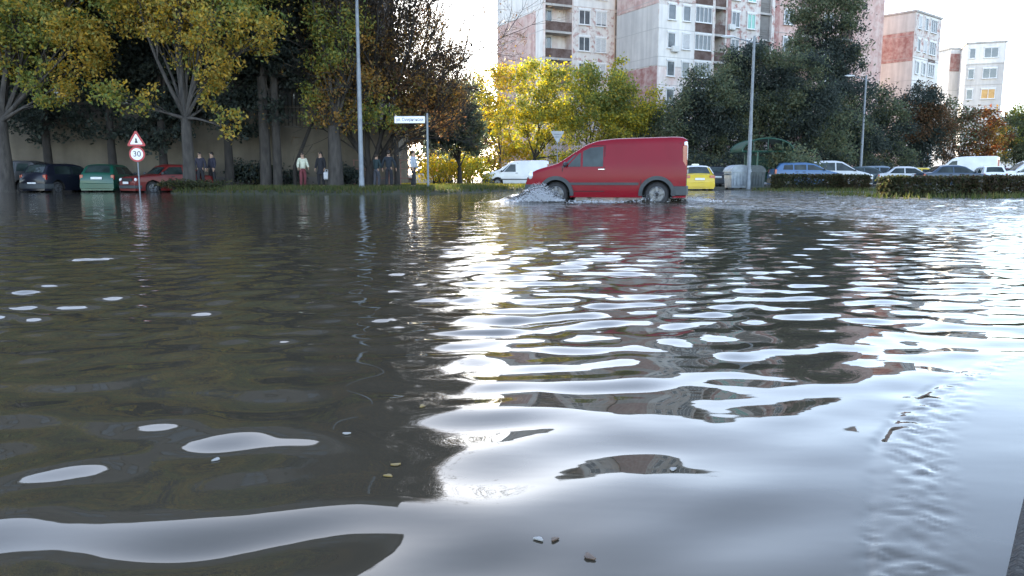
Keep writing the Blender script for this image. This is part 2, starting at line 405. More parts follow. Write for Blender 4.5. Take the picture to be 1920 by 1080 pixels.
def tree(label, px, Y, blobs, pal, pal2=None, trunk_r=.2, fork=3.0, leaf=.24, dens=1.0, bark=None, group='trees along the street', name='tree', clr=.36, lean=0.0, cat='tree', seed=0, twigs=True):
    """blobs: (px, py, rx px, ry px, depth offset m) measured at the tree's own distance"""
    x0 = gx(px, Y, 0); z0 = max(landz(x0, Y), -.1) if Y < 61 else .09
    root = thing(name, label, cat, (x0, Y, z0), 0, group)
    s = F/Y; base = Vector((0,0,-.15)); fk = Vector((lean, 0, fork))
    tb = MB()
    tb.tube([base, Vector((lean*.05,0,.25)), Vector((lean*.3,.03,fork*.4)), Vector((lean*.7,-.03,fork*.75)), fk], [trunk_r*1.45, trunk_r*1.08, trunk_r*.95, trunk_r*.85, trunk_r*.8], 9)
    C = []
    for bx, by, rx, ry, dz in blobs:
        c = at(bx, by, Y+dz) - Vector((x0, Y, z0)); rX, rZ = rx/s, ry/s; rY = (rX+rZ)*.45
        lp = bend(fk, (c.x*.85+fk.x*.15, c.y*.85, c.z-rZ*.35), 5, .07); r0 = trunk_r*.5*min(1, .55+rX*.12)
        tb.tube(lp, [r0*(1-.8*i/5) for i in range(6)], 6)
        ncl = max(6, int(26*(rX*rZ/5.0)**.5*1.3))
        for k in range(ncl):
            d = RNG.normal(size=3); d /= np.linalg.norm(d); rr = RNG.uniform(.35,1.0)**.6
            q = np.array([c.x+d[0]*rX*rr, c.y+d[1]*rY*rr, c.z+d[2]*rZ*rr])
            cr = clr*min(rX,rZ)*RNG.uniform(.6,1.15)+.12
            nl = int(dens*RNG.uniform(.65,1.3)*11*(cr/leaf)**2)+4
            pts = q + RNG.normal(size=(nl,3))*np.array([cr,cr,cr*.75])*.55
            C.append(pts)
            if twigs and k % 2 == 0:
                j = random.randint(2,5); tb.tube(bend(lp[j], q, 3, .08), [r0*.26,r0*.2,r0*.13,.012], 4)
    tb.build('trunk', bark or BARK, root, smooth=True, ang=60)
    C = np.concatenate(C)
    leaf_mesh('crown', C, leaf, pal, root, pal2, seed+3)
    return root
GL = 'trees on the left side of the flooded street'; GC = 'autumn trees in the middle behind the vans'; GR = 'trees behind the car park'
# --- left
tree('big street tree with yellow green crown above the red parked car', 357, 35, [(395,20,85,60,-1),(340,60,55,60,.5),(385,125,50,42,-.5),(425,228,30,24,-1),(235,182,62,32,-1),(262,30,50,40,1),(470,60,60,45,0),(330,-60,120,75,0),(450,-70,100,80,1),(240,-40,80,60,.5),(395,185,26,28,0),(370,-170,130,70,1)], 'ygreen', 'yellow', .27, 3.1, .17, 1.0, group=GL, seed=1)
tree('leftmost street tree with golden crown over the dark grey car', 14, 37, [(50,45,80,50,-1),(140,85,75,55,-1),(95,165,52,40,-1),(20,110,55,40,0),(60,-50,130,80,0),(-60,40,90,80,0),(-60,-90,120,90,0),(170,-70,70,80,0),(60,-160,130,70,1),(-130,200,60,50,0)], 'yellow', 'ygreen', .33, 3.4, .17, 1.0, group=GL, seed=2)
for i, (px, bl, lb) in enumerate([
  (95, [(90,230,70,40,0),(30,160,80,70,1),(120,60,90,90,1),(60,-40,110,100,1),(90,-150,110,80,1)], 'dark shady tree behind the dark grey and navy cars'),
  (215, [(215,235,60,30,0),(200,150,70,70,1),(230,60,80,80,1),(200,-40,90,90,1),(210,-150,90,80,1)], 'dark shady tree behind the green hatchback'),
  (310, [(300,240,55,38,0),(310,160,70,70,1),(330,80,70,80,1),(300,-30,90,80,1),(320,-150,90,80,1)], 'dark shady tree behind the triangular road sign'),
  (432, [(440,215,50,45,.5),(450,140,60,60,1),(470,50,70,70,1),(450,-60,80,80,1),(440,-160,90,70,1)], 'slim dark tree to the right of the big yellow green street tree'),
  (500, [(505,150,45,70,0),(520,60,50,60,0),(500,-40,60,80,0),(510,-150,60,70,0)], 'tall dark tree with straight bare trunk before the beige base wall'),
  (522, [(545,120,35,45,0),(555,40,50,60,.5),(570,-50,60,70,.5),(560,-150,70,70,.5)], 'second tall trunk tree beside the woman in the white top')]):
    tree(lb, px, 39.6, bl, 'dark', None, .22 if i != 4 else .28, 3.6 if i < 4 else 5.5, .22, 1.3, BARK if i > 3 else BARKD, GL, seed=i+10)
tree('thick trunked tree with orange brown leaves behind the tall lamp post', 630, 38.2, [(600,150,42,45,0),(650,95,50,50,0),(590,205,32,32,-.5),(655,220,38,30,0),(625,30,60,45,0),(690,170,42,40,0),(720,225,40,26,0),(605,-50,70,60,0),(620,-140,80,60,0),(640,170,40,40,1)], 'orange', 'ygreen', .36, 3.0, .17, .62, BARK, GL, seed=20, clr=.42)
tree('brown leaved tree left of the street name sign', 745, 39, [(770,160,40,40,0),(800,200,40,32,0),(760,235,36,22,0),(835,180,32,34,.5),(720,110,40,45,.5),(840,235,34,26,.5)], 'brown', 'orange', .14, 2.4, .18, .6, BARKD, GL, seed=21, clr=.45)
# leaning dead trunk
o = MB(); a = at(553,312,39); b = at(582,238,39); o.tube([(a.x,39,landz(a.x,39)-.1), a, b, at(600,205,39.2), at(606,170,39.3)], [.11,.10,.08,.05,.02], 7)
o.tube([b, at(596,215,38.8), at(615,190,38.6)], [.05,.035,.012], 6)
lt = thing('tree', 'thin leaning bare tree behind the person in the white and lime top', 'tree', (0,0,0), 0, GL); o.build('trunk', BARKD, lt, smooth=True)

# --- bare multi-stem tree in front of the bright sky
def bare_tree():
    Y = 39.6; x0 = gx(694, Y); z0 = landz(x0, Y); root = thing('tree', 'almost bare multi stemmed tree spreading against the white sky', 'tree', (x0,Y,z0), 0, GL)
    tb = MB(); tips = []
    rnd = random.Random(4)
    def grow(p, d, L, r, lv):
        k = 4; pts = [p]; q = Vector(p); dd = Vector(d)
        for i in range(k):
            dd = (dd + Vector((rnd.gauss(0,.11),rnd.gauss(0,.11),rnd.gauss(.02,.08)))).normalized(); q = q+dd*L/k; pts.append(q.copy())
        tb.tube(pts, [r*(1-.42*i/k) for i in range(k+1)], 7 if lv < 2 else (5 if lv == 2 else 3), cap=lv<2)
        if lv >= 6 or r < .005: tips.append(q); return
        nb = 3 if lv < 4 else rnd.choice((2,3))
        for b in range(nb):
            ax = dd.orthogonal().normalized(); ax = Matrix.Rotation(rnd.uniform(0,2*PI),3,dd) @ ax
            an = rnd.uniform(.2,.7); nd = (Matrix.Rotation(an,3,ax) @ dd + Vector((0,0,.06))).normalized()
            grow(q, nd, L*rnd.uniform(.62,.82), max(r*.56,.0062), lv+1)
        for b in range(2 if lv < 5 else 0):
            s_ = pts[rnd.choice((1,2,3))]; ax = Matrix.Rotation(rnd.uniform(0,2*PI),3,dd) @ dd.orthogonal().normalized()
            grow(s_, (Matrix.Rotation(rnd.uniform(.5,.9),3,ax) @ dd).normalized(), L*rnd.uniform(.45,.65), max(r*.4,.0062), lv+2)
    tb.tube([(0,0,-.2),(0,0,.4),(.02,0,1.0)], [.30,.24,.22], 9)
    for d, L, r in (((.95,-.15,.75),2.5,.08),((.62,-.2,1.25),3.8,.10),((1.0,.2,1.0),2.4,.075),((-.42,0,1),3.6,.09),((-.12,.1,1),4.3,.15),((.28,-.1,1),3.9,.14),((.75,.1,.9),3.0,.12),((.55,.3,1.1),4.1,.12),((-.28,-.2,1.2),3.8,.11)):
        grow(Vector((d[0]*.2,0,.95)), Vector(d).normalized(), L, r, 1)
    tb.build('trunk', BARKD, root, smooth=True, ang=80)
    T = np.array([[t.x,t.y,t.z] for t in tips]); T = T[::2]; T = np.repeat(T, 2, 0)+RNG.normal(size=(len(T)*2,3))*.22
    f = vnoise(T[:,0]*.5, T[:,2]*.5, 6); T = T[f > .40]
    for bx, by, rx, ry in ((640,40,70,60),(720,60,70,70),(790,60,55,60),(810,140,55,45),(760,150,60,50),(690,150,60,50),(840,190,40,34),(700,-60,110,60),(790,-50,60,55),(650,-160,120,60),(760,-150,80,60),(740,-230,80,60),(700,-300,90,50),(620,-250,90,60),(800,-110,50,50),(790,-190,40,40),(610,130,45,45),(850,110,26,30)):
        c = at(bx, by, Y+.3)-Vector((x0,Y,z0)); s_ = F/Y; n = int(rx*ry*.42)
        d = RNG.normal(size=(n,3)); d /= np.linalg.norm(d,axis=1,keepdims=True); d *= RNG.uniform(.1,1,(n,1))**.45
        T = np.concatenate([T, np.array([c.x,c.y,c.z])+d*np.array([rx/s_,1.3,ry/s_])])
    leaf_mesh('crown', T, .12, 'orange', root, 'brown', 9); k_ = RNG.random(len(T)) < .85
    T2 = np.repeat(T[k_], 2, 0)+RNG.normal(size=(2*k_.sum(),3))*.2
    leaf_mesh('twigs', T2, .55, 'twig', root, None, 3, asp=.055, up=.35)
bare_tree()
tree('dark evergreen behind the street name sign', 862, 49, [(850,225,42,46,0),(828,260,34,34,0),(880,255,34,36,0),(872,190,34,34,0),(850,275,50,24,0),(820,215,26,36,0),(860,250,40,30,1),(845,180,30,24,0)], 'dark', 'green', .16, 1.2, .2, 1.9, BARKD, GC, seed=30)
for px, Y, bl, lb in ((805,98,[(800,170,40,40,0),(830,210,46,44,0),(785,230,44,44,0),(815,270,56,40,0),(800,300,56,26,0)],'hazy dark tree far behind the street name sign'),(880,104,[(880,160,34,26,0),(870,210,46,46,0),(905,230,40,44,0),(880,270,54,40,0),(890,300,56,24,0)],'hazy brown tree far behind the dark evergreen'),(735,96,[(730,180,44,44,0),(745,230,50,44,0),(725,270,50,40,0)],'hazy tree far behind the shaded block')):
    tree(lb, px, Y, bl, 'brown', 'green', .2, 3, .34, .8, BARKD, GC, seed=px)
# --- centre
tree('sunlit yellow tree just left of the white van', 938, 62, [(925,165,34,40,0),(905,195,26,34,0),(935,215,34,30,0),(960,150,34,30,0),(915,240,26,22,0)], 'sung', 'sun', .11, 2.2, .21, .8, BARKD, GC, seed=31)
tree('broad yellow green tree above the white van', 1002, 64, [(1000,148,55,34,0),(1040,170,52,40,0),(975,205,45,38,0),(1030,235,60,40,0),(1080,215,50,40,0),(990,260,36,22,1),(1060,280,60,28,0)], 'sung', 'ygreen', .20, 2.2, .22, 1.0, BARKD, GC, seed=32)
tree('yellowing tree above the bonnet of the red van', 1105, 66, [(1090,150,45,34,0),(1130,175,45,40,0),(1155,205,36,36,0),(1100,215,55,40,0),(1150,255,48,36,0),(1170,170,26,30,0),(1160,235,40,30,-1)], 'sung', 'ygreen', .18, 2.2, .22, 1.0, BARKD, GC, seed=33)
tree('small glowing orange tree between the trunks left of the yield sign', 966, 74, [(965,268,36,26,0),(945,285,30,20,0),(985,285,28,22,0),(1000,300,22,16,0),(930,300,28,18,0)], 'sun', None, .08, 1.0, .27, .8, BARKD, GC, seed=34)
tree('small yellow green tree against the stair loggias', 1158, 73, [(1158,128,16,18,0),(1160,155,18,20,0),(1150,175,20,20,0)], 'sung', None, .12, 5, .3, .7, BARKD, GC, seed=35)
# --- right
for i, (px, Y, bl, p1, p2, lb) in enumerate([
 (1225, 66, [(1215,205,46,40,0),(1250,240,50,44,0),(1205,265,46,36,0),(1245,290,50,26,0),(1200,235,40,34,0)], 'green', 'sung', 'dull green tree behind the cargo end of the red van'),
 (1330, 63, [(1320,170,50,40,0),(1290,220,50,50,0),(1350,205,60,60,0),(1320,265,66,46,0),(1290,300,50,26,0),(1365,285,50,36,0)], 'green', 'dark', 'broad dark green tree behind the yellow taxi'),
 (1420, 64, [(1400,120,50,38,0),(1440,140,56,50,0),(1400,190,60,50,0),(1450,215,60,50,0),(1420,265,66,44,0),(1375,150,36,36,0)], 'green', 'dark', 'dark green tree behind the green roofed shelter'),
 (1500, 63, [(1500,150,56,48,0),(1480,205,56,50,0),(1530,215,56,50,0),(1505,270,66,40,0),(1545,280,50,40,0)], 'dark', 'green', 'dense dark tree behind the blue parked car'),
 (1580, 68, [(1580,190,50,50,0),(1560,250,56,50,0),(1600,265,50,44,0),(1580,300,56,24,0)], 'dark', 'green', 'dark tree behind the lamp post in the car park'),
 (1660, 72, [(1655,200,36,36,0),(1660,245,46,40,0),(1640,285,44,34,0),(1680,290,44,30,0)], 'green', 'dark', 'green tree to the right of the car park lamp post'),
 (1725, 76, [(1725,195,40,36,0),(1740,230,44,44,0),(1705,260,44,40,0),(1745,285,46,30,0),(1715,300,40,20,0)], 'dark', 'brown', 'very dark tree below the grey and red tower block'),
 (1905, 84, [(1905,250,30,40,0),(1925,220,30,36,0),(1900,285,34,26,0),(1945,270,40,40,0)], 'green', 'ygreen', 'green tree at the right edge of the view'),
]):
    tree(lb, px, Y, bl, p1, p2, .2, 2.6, .21, 1.3, BARKD, GR, seed=40+i)
tree('tall dark tree towering before the pink block', 1560, 70, [(1555,30,56,42,0),(1525,72,50,36,0),(1590,75,34,40,0),(1545,112,56,40,0),(1500,100,34,30,0),(1600,118,26,26,0),(1560,-25,50,36,0),(1545,160,50,30,0),(1510,15,30,36,0),(1590,20,32,34,0)], 'green', 'dark', .26, 6.0, .22, .95, BARKD, GR, seed=50)
tree('thinning brown tree left of the red leaved tree', 1800, 80, [(1795,215,32,34,0),(1785,260,36,34,0),(1815,245,32,36,0),(1790,290,36,20,0),(1770,235,20,24,0)], 'brown', 'green', .16, 2.6, .28, .42, BARKD, GR, seed=51)
tree('rusty red leaved tree behind the white cargo van', 1845, 82, [(1840,235,34,32,0),(1850,270,40,30,0),(1830,290,34,20,0),(1868,250,22,30,0)], 'red', 'orange', .15, 2.6, .28, .8, BARKD, GR, seed=52)
tree('small orange tree beside the rusty red tree', 1882, 88, [(1875,245,18,22,0),(1882,275,22,24,0),(1870,295,20,14,0)], 'orange', 'sun', .1, 2.0, .26, .7, BARKD, GR, seed=53)

# shrubs
def shrub(label, px, Y, w, h, pal, pal2=None, leaf=.16, n=1400, group='sunlit shrubs behind the verge', name='shrub', d=None):
    x0 = gx(px, Y); z0 = landz(x0, Y) if Y < 61 else .09
    root = thing(name, label, 'shrub', (x0,Y,z0), 0, group)
    st = MB(); C = []; d = d or w*.6
    for k in range(16):
        a = random.uniform(0,2*PI); r = random.uniform(.1,1)**.5
        q = Vector((math.cos(a)*w/2*r*.85, math.sin(a)*d/2*r*.85, h*random.uniform(.35,.92)*(1-.35*r*r)))
        st.tube(bend((q.x*.15,q.y*.15,-.05), q, 3, .1), [.025,.018,.013,.006], 4)
        c = np.array(q); m = n//16; C.append(c+RNG.normal(size=(m,3))*np.array([w*.11,d*.11,h*.13]))
    C = np.concatenate(C); C[:,2] = np.maximum(C[:,2], .03)
    st.build('stem', BARKD, root); leaf_mesh('foliage', C, leaf, pal, root, pal2, 5)
    return root
for i,(px,Y,w_,h_,pa,pb,lb) in enumerate([
 (818,53,2.6,2.1,'sun','grass_sunlit','sunlit yellow shrub right behind the street sign pole'),
 (852,52,2.8,2.3,'sun','sung','golden shrub in the middle of the sunlit row'),
 (888,53,2.6,2.0,'sung','sun','yellow green shrub left of the white van'),
 (838,55,3.0,2.8,'brown','orange','russet shrub at the back of the sunlit row'),
 (908,56,2.8,2.6,'orange','sun','orange shrub behind the nose of the white van'),
 (870,57,3.0,2.9,'sun','orange','tall bright shrub below the dark evergreen')]):
    shrub(lb, px, Y, w_, h_, pa, pb, .17, 1500)
for px,Y,w_,h_,lb in [(470,40.8,3.0,1.5,'dark green clipped shrub before the beige base wall'),(525,40.9,2.6,1.3,'dark low shrub under the two tall trunks'),(650,40.7,2.2,1.2,'dull shrub behind the thick trunked tree')]:
    shrub(lb, px, Y, w_, h_, 'dark', 'hedge', .16, 1500, 'dark shrubs before the left building')
for px,Y,w_,h_,p1,lb in [(1300,60,5,2.6,'dark','dark shrub mass behind the yellow taxi'),(1480,49,3.2,3.1,'green','rounded shrub growing over the end of the green shelter'),(1625,66,5,2.4,'dark','dark shrub at the foot of the car park lamp post'),(1380,60,5,2.8,'dark','dark shrub behind the grey waste container')]:
    shrub(lb, px, Y, w_, h_, p1, 'green', .22, 2200, 'shrubs round the car park')
for px,Y,w_,h_,lb in [(385,33.5,2.4,.5,'low weedy plant beside the base of the big street tree'),(340,33.6,2.0,.5,'low weedy plant before the red parked car')]:
    shrub(lb, px, Y, w_, h_, 'hedge', 'grass', .12, 900, 'low plants on the verge', 'plant')

# hedges
def hedge(label, px0, px1, Y, h, d, pal, pal2):
    xa, xb = gx(px0,Y), gx(px1,Y); L = xb-xa; x0 = (xa+xb)/2; z0 = landz(x0,Y+.3)
    root = thing('hedge', label, 'hedge', (x0,Y+d/2,z0), 0, 'clipped hedges at the car park edge')
    n = int(2000*L*(h+d)); P = RNG.uniform(-1,1,(n,3)); ax = RNG.integers(0,3,n)
    for k in range(3): P[ax==k,k] = np.sign(P[ax==k,k])*RNG.uniform(.82,1.0,(ax==k).sum())
    C = P*np.array([L/2,d/2,h/2]); C[:,2] += h/2
    C += RNG.normal(size=(n,3))*.035; C[:,2] += .05*(vnoise(C[:,0]*3,C[:,1]*3,9)-.5); C[:,2] = np.maximum(C[:,2],.02)
    st = MB()
    for k in range(int(L*9)):
        q = Vector((random.uniform(-L/2,L/2)*.95, random.uniform(-d/2,d/2)*.8, h*random.uniform(.6,.95)))
        st.tube([(q.x*.98,q.y*.8,-.05),(q.x,q.y,q.z)], [.014,.006], 4)
    st.tube([(-L/2*.94,0,.02),(L/2*.94,0,.02)], .02, 4)
    st.build('stem', BARKD, root); leaf_mesh('foliage', C, .105, pal, root, pal2, 4)
hedge('long low clipped hedge in front of the blue parked car', 1456, 1578, 40.5, .80, 1.0, 'hedge', 'hedgeb')
hedge('short brownish hedge in front of the silver car', 1584, 1632, 40.0, .78, .9, 'hedgeb', 'hedge')
hedge('nearest clipped hedge at the water edge before the white cargo van', 1668, 1838, 26.2, .66, 1.0, 'hedge', 'hedgeb')
hedge('clipped hedge running out at the right edge of the view', 1868, 1990, 27.5, .68, 1.0, 'hedgeb', 'hedge')

# grass on the verge
def grass():
    n = 60000; x = RNG.uniform(-20, 2.5, n); y = RNG.uniform(31, 58, n)
    x2 = RNG.uniform(11.5,24,9000); y2 = RNG.uniform(23.4,42,9000)
    x = np.concatenate([x,x2]); y = np.concatenate([y,y2]); z = land(x,y); k = z > .01; x, y, z = x[k], y[k], z[k]
    n = len(x); h = RNG.uniform(.08,.24,n); sun = (y > 44)  # far blades take a yellow with the sunlight put into their colour
    C = np.stack([x,y,z+h*.4],1)
    rng = RNG; a = rng.uniform(0,2*PI,n); w_ = .018+.014*rng.random(n)
    dx, dy = np.cos(a)*w_, np.sin(a)*w_; tip = np.stack([rng.normal(0,.06,n),rng.normal(0,.06,n)],1)
    co = np.stack([np.stack([x-dx,y-dy,z-.02],1),np.stack([x+dx,y+dy,z-.02],1),np.stack([x+tip[:,0],y+tip[:,1],z+h],1)],1).astype(np.float32)
    me = bpy.data.meshes.new('grass'); me.vertices.add(n*3); me.vertices.foreach_set('co',co.ravel()); me.loops.add(n*3)
    me.loops.foreach_set('vertex_index',np.arange(n*3,dtype=np.int32)); me.polygons.add(n)
    me.polygons.foreach_set('loop_start',(np.arange(n)*3).astype(np.int32)); me.polygons.foreach_set('loop_total',np.full(n,3,np.int32))
    P = np.array(PAL['grass']); Q = np.array(PAL['grass_sunlit']); c = P[rng.integers(0,len(P),n)]; c = np.where((sun & (rng.random(n)>.3))[:,None], Q[rng.integers(0,len(Q),n)], c)
    rgba = np.ones((n,3,4),np.float32); rgba[:,:,:3] = c[:,None,:]
    t = me.attributes.new('leafcol','FLOAT_COLOR','POINT'); t.data.foreach_set('color',rgba.ravel())
    me.materials.append(LEAF); me.update(calc_edges=True); o = bpy.data.objects.new('grass',me); COL.objects.link(o)
    tag(o, kind='stuff')
grass()
# ------------------------------------------------------------------ vehicles
class Body:
    def __init__(s, p):
        s.p = p; s.L, s.W, s.z0 = p['L'], p['W'], p.get('z0', .2)
        xs = np.linspace(-s.L/2, s.L/2, 400); t = np.array(p['top']); z = np.interp(xs, t[:,0], t[:,1])
        k = np.ones(13)/13; zp = np.pad(z, 6, mode='edge'); zs = np.convolve(zp, k, 'valid'); s._x, s._z = xs, zs
        s.sec = np.array(p['sec']); s.nose = p.get('nose', .16); s.tail = p.get('tail', .07)
    def zt(s, x): return float(np.interp(x, s._x, s._z))
    def hw(s, x, z):
        h = s.L/2; f = max(0, (x-(h-.75))/.75); r = max(0, (-x-(h-.5))/.5)
        return s.W/2*float(np.interp(z, s.sec[:,0], s.sec[:,1]))*(1-s.nose*f**2.2-s.tail*r**2.4)
    def surf(s, x, sx):                      # roof / hood / screen surface, sx -1..1
        zt = s.zt(x); y = s.hw(x, zt)-.045
        return Vector((x, y*sx, zt + .035*(1-sx*sx)))
def poly_on_side(mb, b, poly, side, off, mi=0, nsub=3):
    """polygon (x,z) draped on the body side, with a small thickness"""
    pts = []
    n = len(poly)
    for i in range(n):
        a, c = poly[i], poly[(i+1)%n]
        for k in range(nsub): t = k/nsub; pts.append((a[0]+(c[0]-a[0])*t, a[1]+(c[1]-a[1])*t))
    o = [(x, side*(b.hw(x,z)+off), z) for x, z in pts]; i_ = [(x, side*(b.hw(x,z)-.02), z) for x, z in pts]
    m = len(pts)
    mb.add(o+i_, [tuple(range(m))]+[(k,(k+1)%m,m+(k+1)%m,m+k) for k in range(m)], mi)
def strip_on_side(mb, b, line, side, w, off, mi=0):
    vs = []; 
    for i,(x,z) in enumerate(line):
        a = Vector(line[max(i-1,0)]); c = Vector(line[min(i+1,len(line)-1)]); t = (c-a).normalized(); nx, nz = -t.y*w/2, t.x*w/2
        for sg in (-1,1):
            X, Z = x+sg*nx, z+sg*nz; vs += [(X, side*(b.hw(X,Z)+off), Z), (X, side*(b.hw(X,Z)-.03), Z)]
    fs = []
    for i in range(len(line)-1):
        o = i*4; q = o+4
        fs += [(o,o+2,q+2,q),(o,q,q+1,o+1),(o+2,o+3,q+3,q+2)]
    mb.add(vs, fs, mi)
def screen(mb, b, x0, x1, sx=.88, off=.012, n=6, m=8):
    vs = []
    for i in range(n+1):
        x = x0+(x1-x0)*i/n
        dz = (b.zt(x+.02)-b.zt(x-.02))/.04; nn = Vector((-dz,0,1)).normalized()
        for j in range(m+1):
            s_ = -sx+2*sx*j/m; vs.append(b.surf(x, s_)+nn*off)
    mb.add(vs, [(i*(m+1)+j, i*(m+1)+j+1, (i+1)*(m+1)+j+1, (i+1)*(m+1)+j) for i in range(n) for j in range(m)])
def wheel(parent, x, y, r, side, rimmat, w=.19, spokes=5, simple=False, hub=.62):
    wt = bpy.data.objects.new('wheel', None); COL.objects.link(wt); wt.parent = parent; wt.location = (x, y, r); wt.empty_display_size = .1
    t = MB(); t.lathe([(r*.64,-w/2),(r*.86,-w/2-.004),(r*.97,-w/2+.03),(r,-w/2+.06),(r,w/2-.06),(r*.97,w/2-.03),(r*.86,w/2+.004),(r*.64,w/2)], (0,0,0), 'Y', 28, close=False)
    t.build('tyre', BLACK, wt, smooth=True)
    k = MB(); f = side*(w/2-.01)
    k.lathe([(r*.66,f*.2),(r*.67,f),(r*.60,f+side*.008),(r*.56,f-side*.05),(r*.30,f-side*.055),(r*.24,f-side*.005),(r*.08,f+side*.004)], (0,0,0), 'Y', 24)
    for i in range(spokes):
        a = 2*PI*i/spokes+.3
        k.box((math.cos(a)*r*.42, f-side*.018, math.sin(a)*r*.42), (r*.34,.035,.075), 0, M=Matrix.Rotation(-a,3,'Y'))
    k.build('rim', rimmat, wt, smooth=True)
    if not simple:
        c = MB(); c.lathe([(r*.17,f-side*.03),(r*.16,f+side*.012),(r*.05,f+side*.018)], (0,0,0), 'Y', 16); c.build('hub_cap', BLACK, wt, smooth=True)
    return wt
def car(name, label, cat, loc, head, p, pmat, group=None, rim=RIM, glass=None, plate=True, trims=None, bumper=None, simple=False, plates=(1,1)):
    glass = glass or GLASS
    b = Body(p); root = thing(name, label, cat, loc, math.atan2(head[1], head[0]), group)
    L, W = b.L, b.W; xf, xr, wr = p['xf'], p['xr'], p['wr']; ra = wr*p.get('arch', 1.22)
    nst = int(L/.055); nz = 14; X = np.linspace(-L/2, L/2, nst+1)
    rings = []
    for x in X:
        zt = b.zt(x); r = .06; ring = []
        for k in range(nz+1):
            z = b.z0+(zt-r-b.z0)*k/nz; ring.append([x, b.hw(x,z), z])
        y0 = b.hw(x, zt-r); yt = b.hw(x, zt)-.045
        ring.append([x, y0-(y0-yt)*.35, zt-r*.35]); ring.append([x, yt, zt])
        for s_ in (.66,.33,0): ring.append([x, yt*s_, zt+.035*(1-s_*s_)])
        rings.append(ring)
    nr = len(rings[0]); vs = [v for ring in rings for v in ring]; N = len(vs)
    keep = []
    wc = [(xf, wr), (xr, wr)]
    def inside(v): return any((v[0]-cx)**2+(v[2]-cz)**2 < ra*ra for cx, cz in wc)
    for i in range(nst):
        for k in range(nr-1):
            q = (i*nr+k, (i+1)*nr+k, (i+1)*nr+k+1, i*nr+k+1)
            if k < nz and inside([sum(vs[j][c] for j in q)/4 for c in range(3)]): continue
            keep.append(q)
    used = {j for q in keep for j in q}
    for j in used:
        v = vs[j]
        if j % nr <= nz and inside(v):
            for cx, cz in wc:
                d = math.hypot(v[0]-cx, v[2]-cz)
                if 1e-6 < d < ra:
                    v[0] = cx+(v[0]-cx)*ra/d; v[2] = cz+(v[2]-cz)*ra/d; v[1] = b.hw(v[0], v[2])
    m = MB(); m.v = [tuple(v) for v in vs]+[(v[0],-v[1],v[2]) for v in vs]
    m.f = keep+[tuple(N+j for j in reversed(q)) for q in keep]; m.m = [0]*len(m.f)
    for i in (0, nst):
        ring = [i*nr+k for k in range(nr)]; m.f.append(tuple(ring+[N+j for j in reversed(ring[:-1])])); m.m.append(0)
    body = m.build('body', pmat, root, smooth=True, ang=32)
    u = MB(); u.box((0,0,b.z0+.17), (L*.94, W*.70, .34)); 
    u.build('underbody', DARKIN, root)
    for cx, cz in wc:
        for s_ in (-1,1):
            li = MB()
            arc = [(cx+ra*.995*math.cos(a), cz+ra*.995*math.sin(a)) for a in np.linspace(-.15, PI+.15, 17)]
            V = []
            for x, z in arc: V += [(x, s_*(b.hw(x,z)-.004), z), (x, s_*W*.34, z)]
            li.add(V, [(2*k,2*k+1,2*k+3,2*k+2) for k in range(16)])
            li.add([(x, s_*W*.34, z) for x,z in arc], [tuple(range(17))])
            li.build('wheel_arch', DARKIN, root)
    for cx in (xf, xr):
        for s_ in (-1,1): wheel(root, cx, s_*(W/2*p.get('track',.97)-.11), wr, s_, rim, simple=simple)
    for poly in p['side']:
        for s_ in (-1,1):
            g_ = MB(); poly_on_side(g_, b, poly, s_, .006); g_.build('side_window', glass, root, smooth=True, ang=30)
    if 'ws' in p: g_ = MB(); screen(g_, b, *p['ws']); g_.build('windscreen', glass, root, smooth=True)
    if 'rw' in p: g_ = MB(); screen(g_, b, *p['rw'], sx=.84); g_.build('rear_window', glass, root, smooth=True)
    if 'rwin' in p:                          # window in an upright tail
        z0, z1, hw_ = p['rwin']; g_ = MB(); xx = -L/2-.004
        g_.bbox((xx,0,(z0+z1)/2), (.03, hw_*2, z1-z0), .012); g_.build('rear_window', glass, root)
    for s_ in (-1,1):
        if 'hl' in p:
            x, z, a, c, d = p['hl']; e = MB(); e.ell((x, s_*(b.hw(x,z)-.07), z), (a, c, d), 12, 8, M=Matrix.Rotation(s_*-.35,3,'Z')); e.build('headlight', LENSW, root, smooth=True)
        if 'tl' in p:
            x, z, a, c, d = p['tl']; e = MB(); e.bbox((x, s_*(b.hw(x,z)-c/2+.012), z), (a, c, d), .02); e.build('tail_light', p.get('tlm', LENSR), root, smooth=True)
        if 'mir' in p:
            x, z = p['mir']; e = MB(); e.ell((x, s_*(b.hw(x,z)+.10), z+.05), (.06,.10,.07), 10, 7); e.box((x, s_*(b.hw(x,z)+.02), z+.02), (.04,.10,.03)); e.build('mirror', p.get('mirm', PLASTIC), root, smooth=True)
        for x, z in p.get('handles', []):
            e = MB(); e.bbox((x, s_*(b.hw(x,z)+.012), z), (.18,.03,.035), .01); e.build('door_handle', p.get('handm', BLACK), root)
        for ln in p.get('gaps', []):
            e = MB(); strip_on_side(e, b, ln, s_, .02, .002); e.build('door_gap', DARKIN, root)
        for (x0,x1,z,h_) in p.get('mould', []):
            e = MB(); strip_on_side(e, b, [(x0+(x1-x0)*k/8, z) for k in range(9)], s_, h_, .022); e.build('side_moulding', PLASTIC, root)
        if p.get('archtrim'):
            for cx, cz in wc:
                e = MB(); aw = p['archtrim']; arc = [(cx+(ra+aw/2-.01)*math.cos(a), cz+(ra+aw/2-.01)*math.sin(a)) for a in np.linspace(-.10, PI+.10, 22)]
                strip_on_side(e, b, arc, s_, aw, .03); e.build('arch_trim', PLASTIC, root)
    bm_ = bumper or PLASTIC
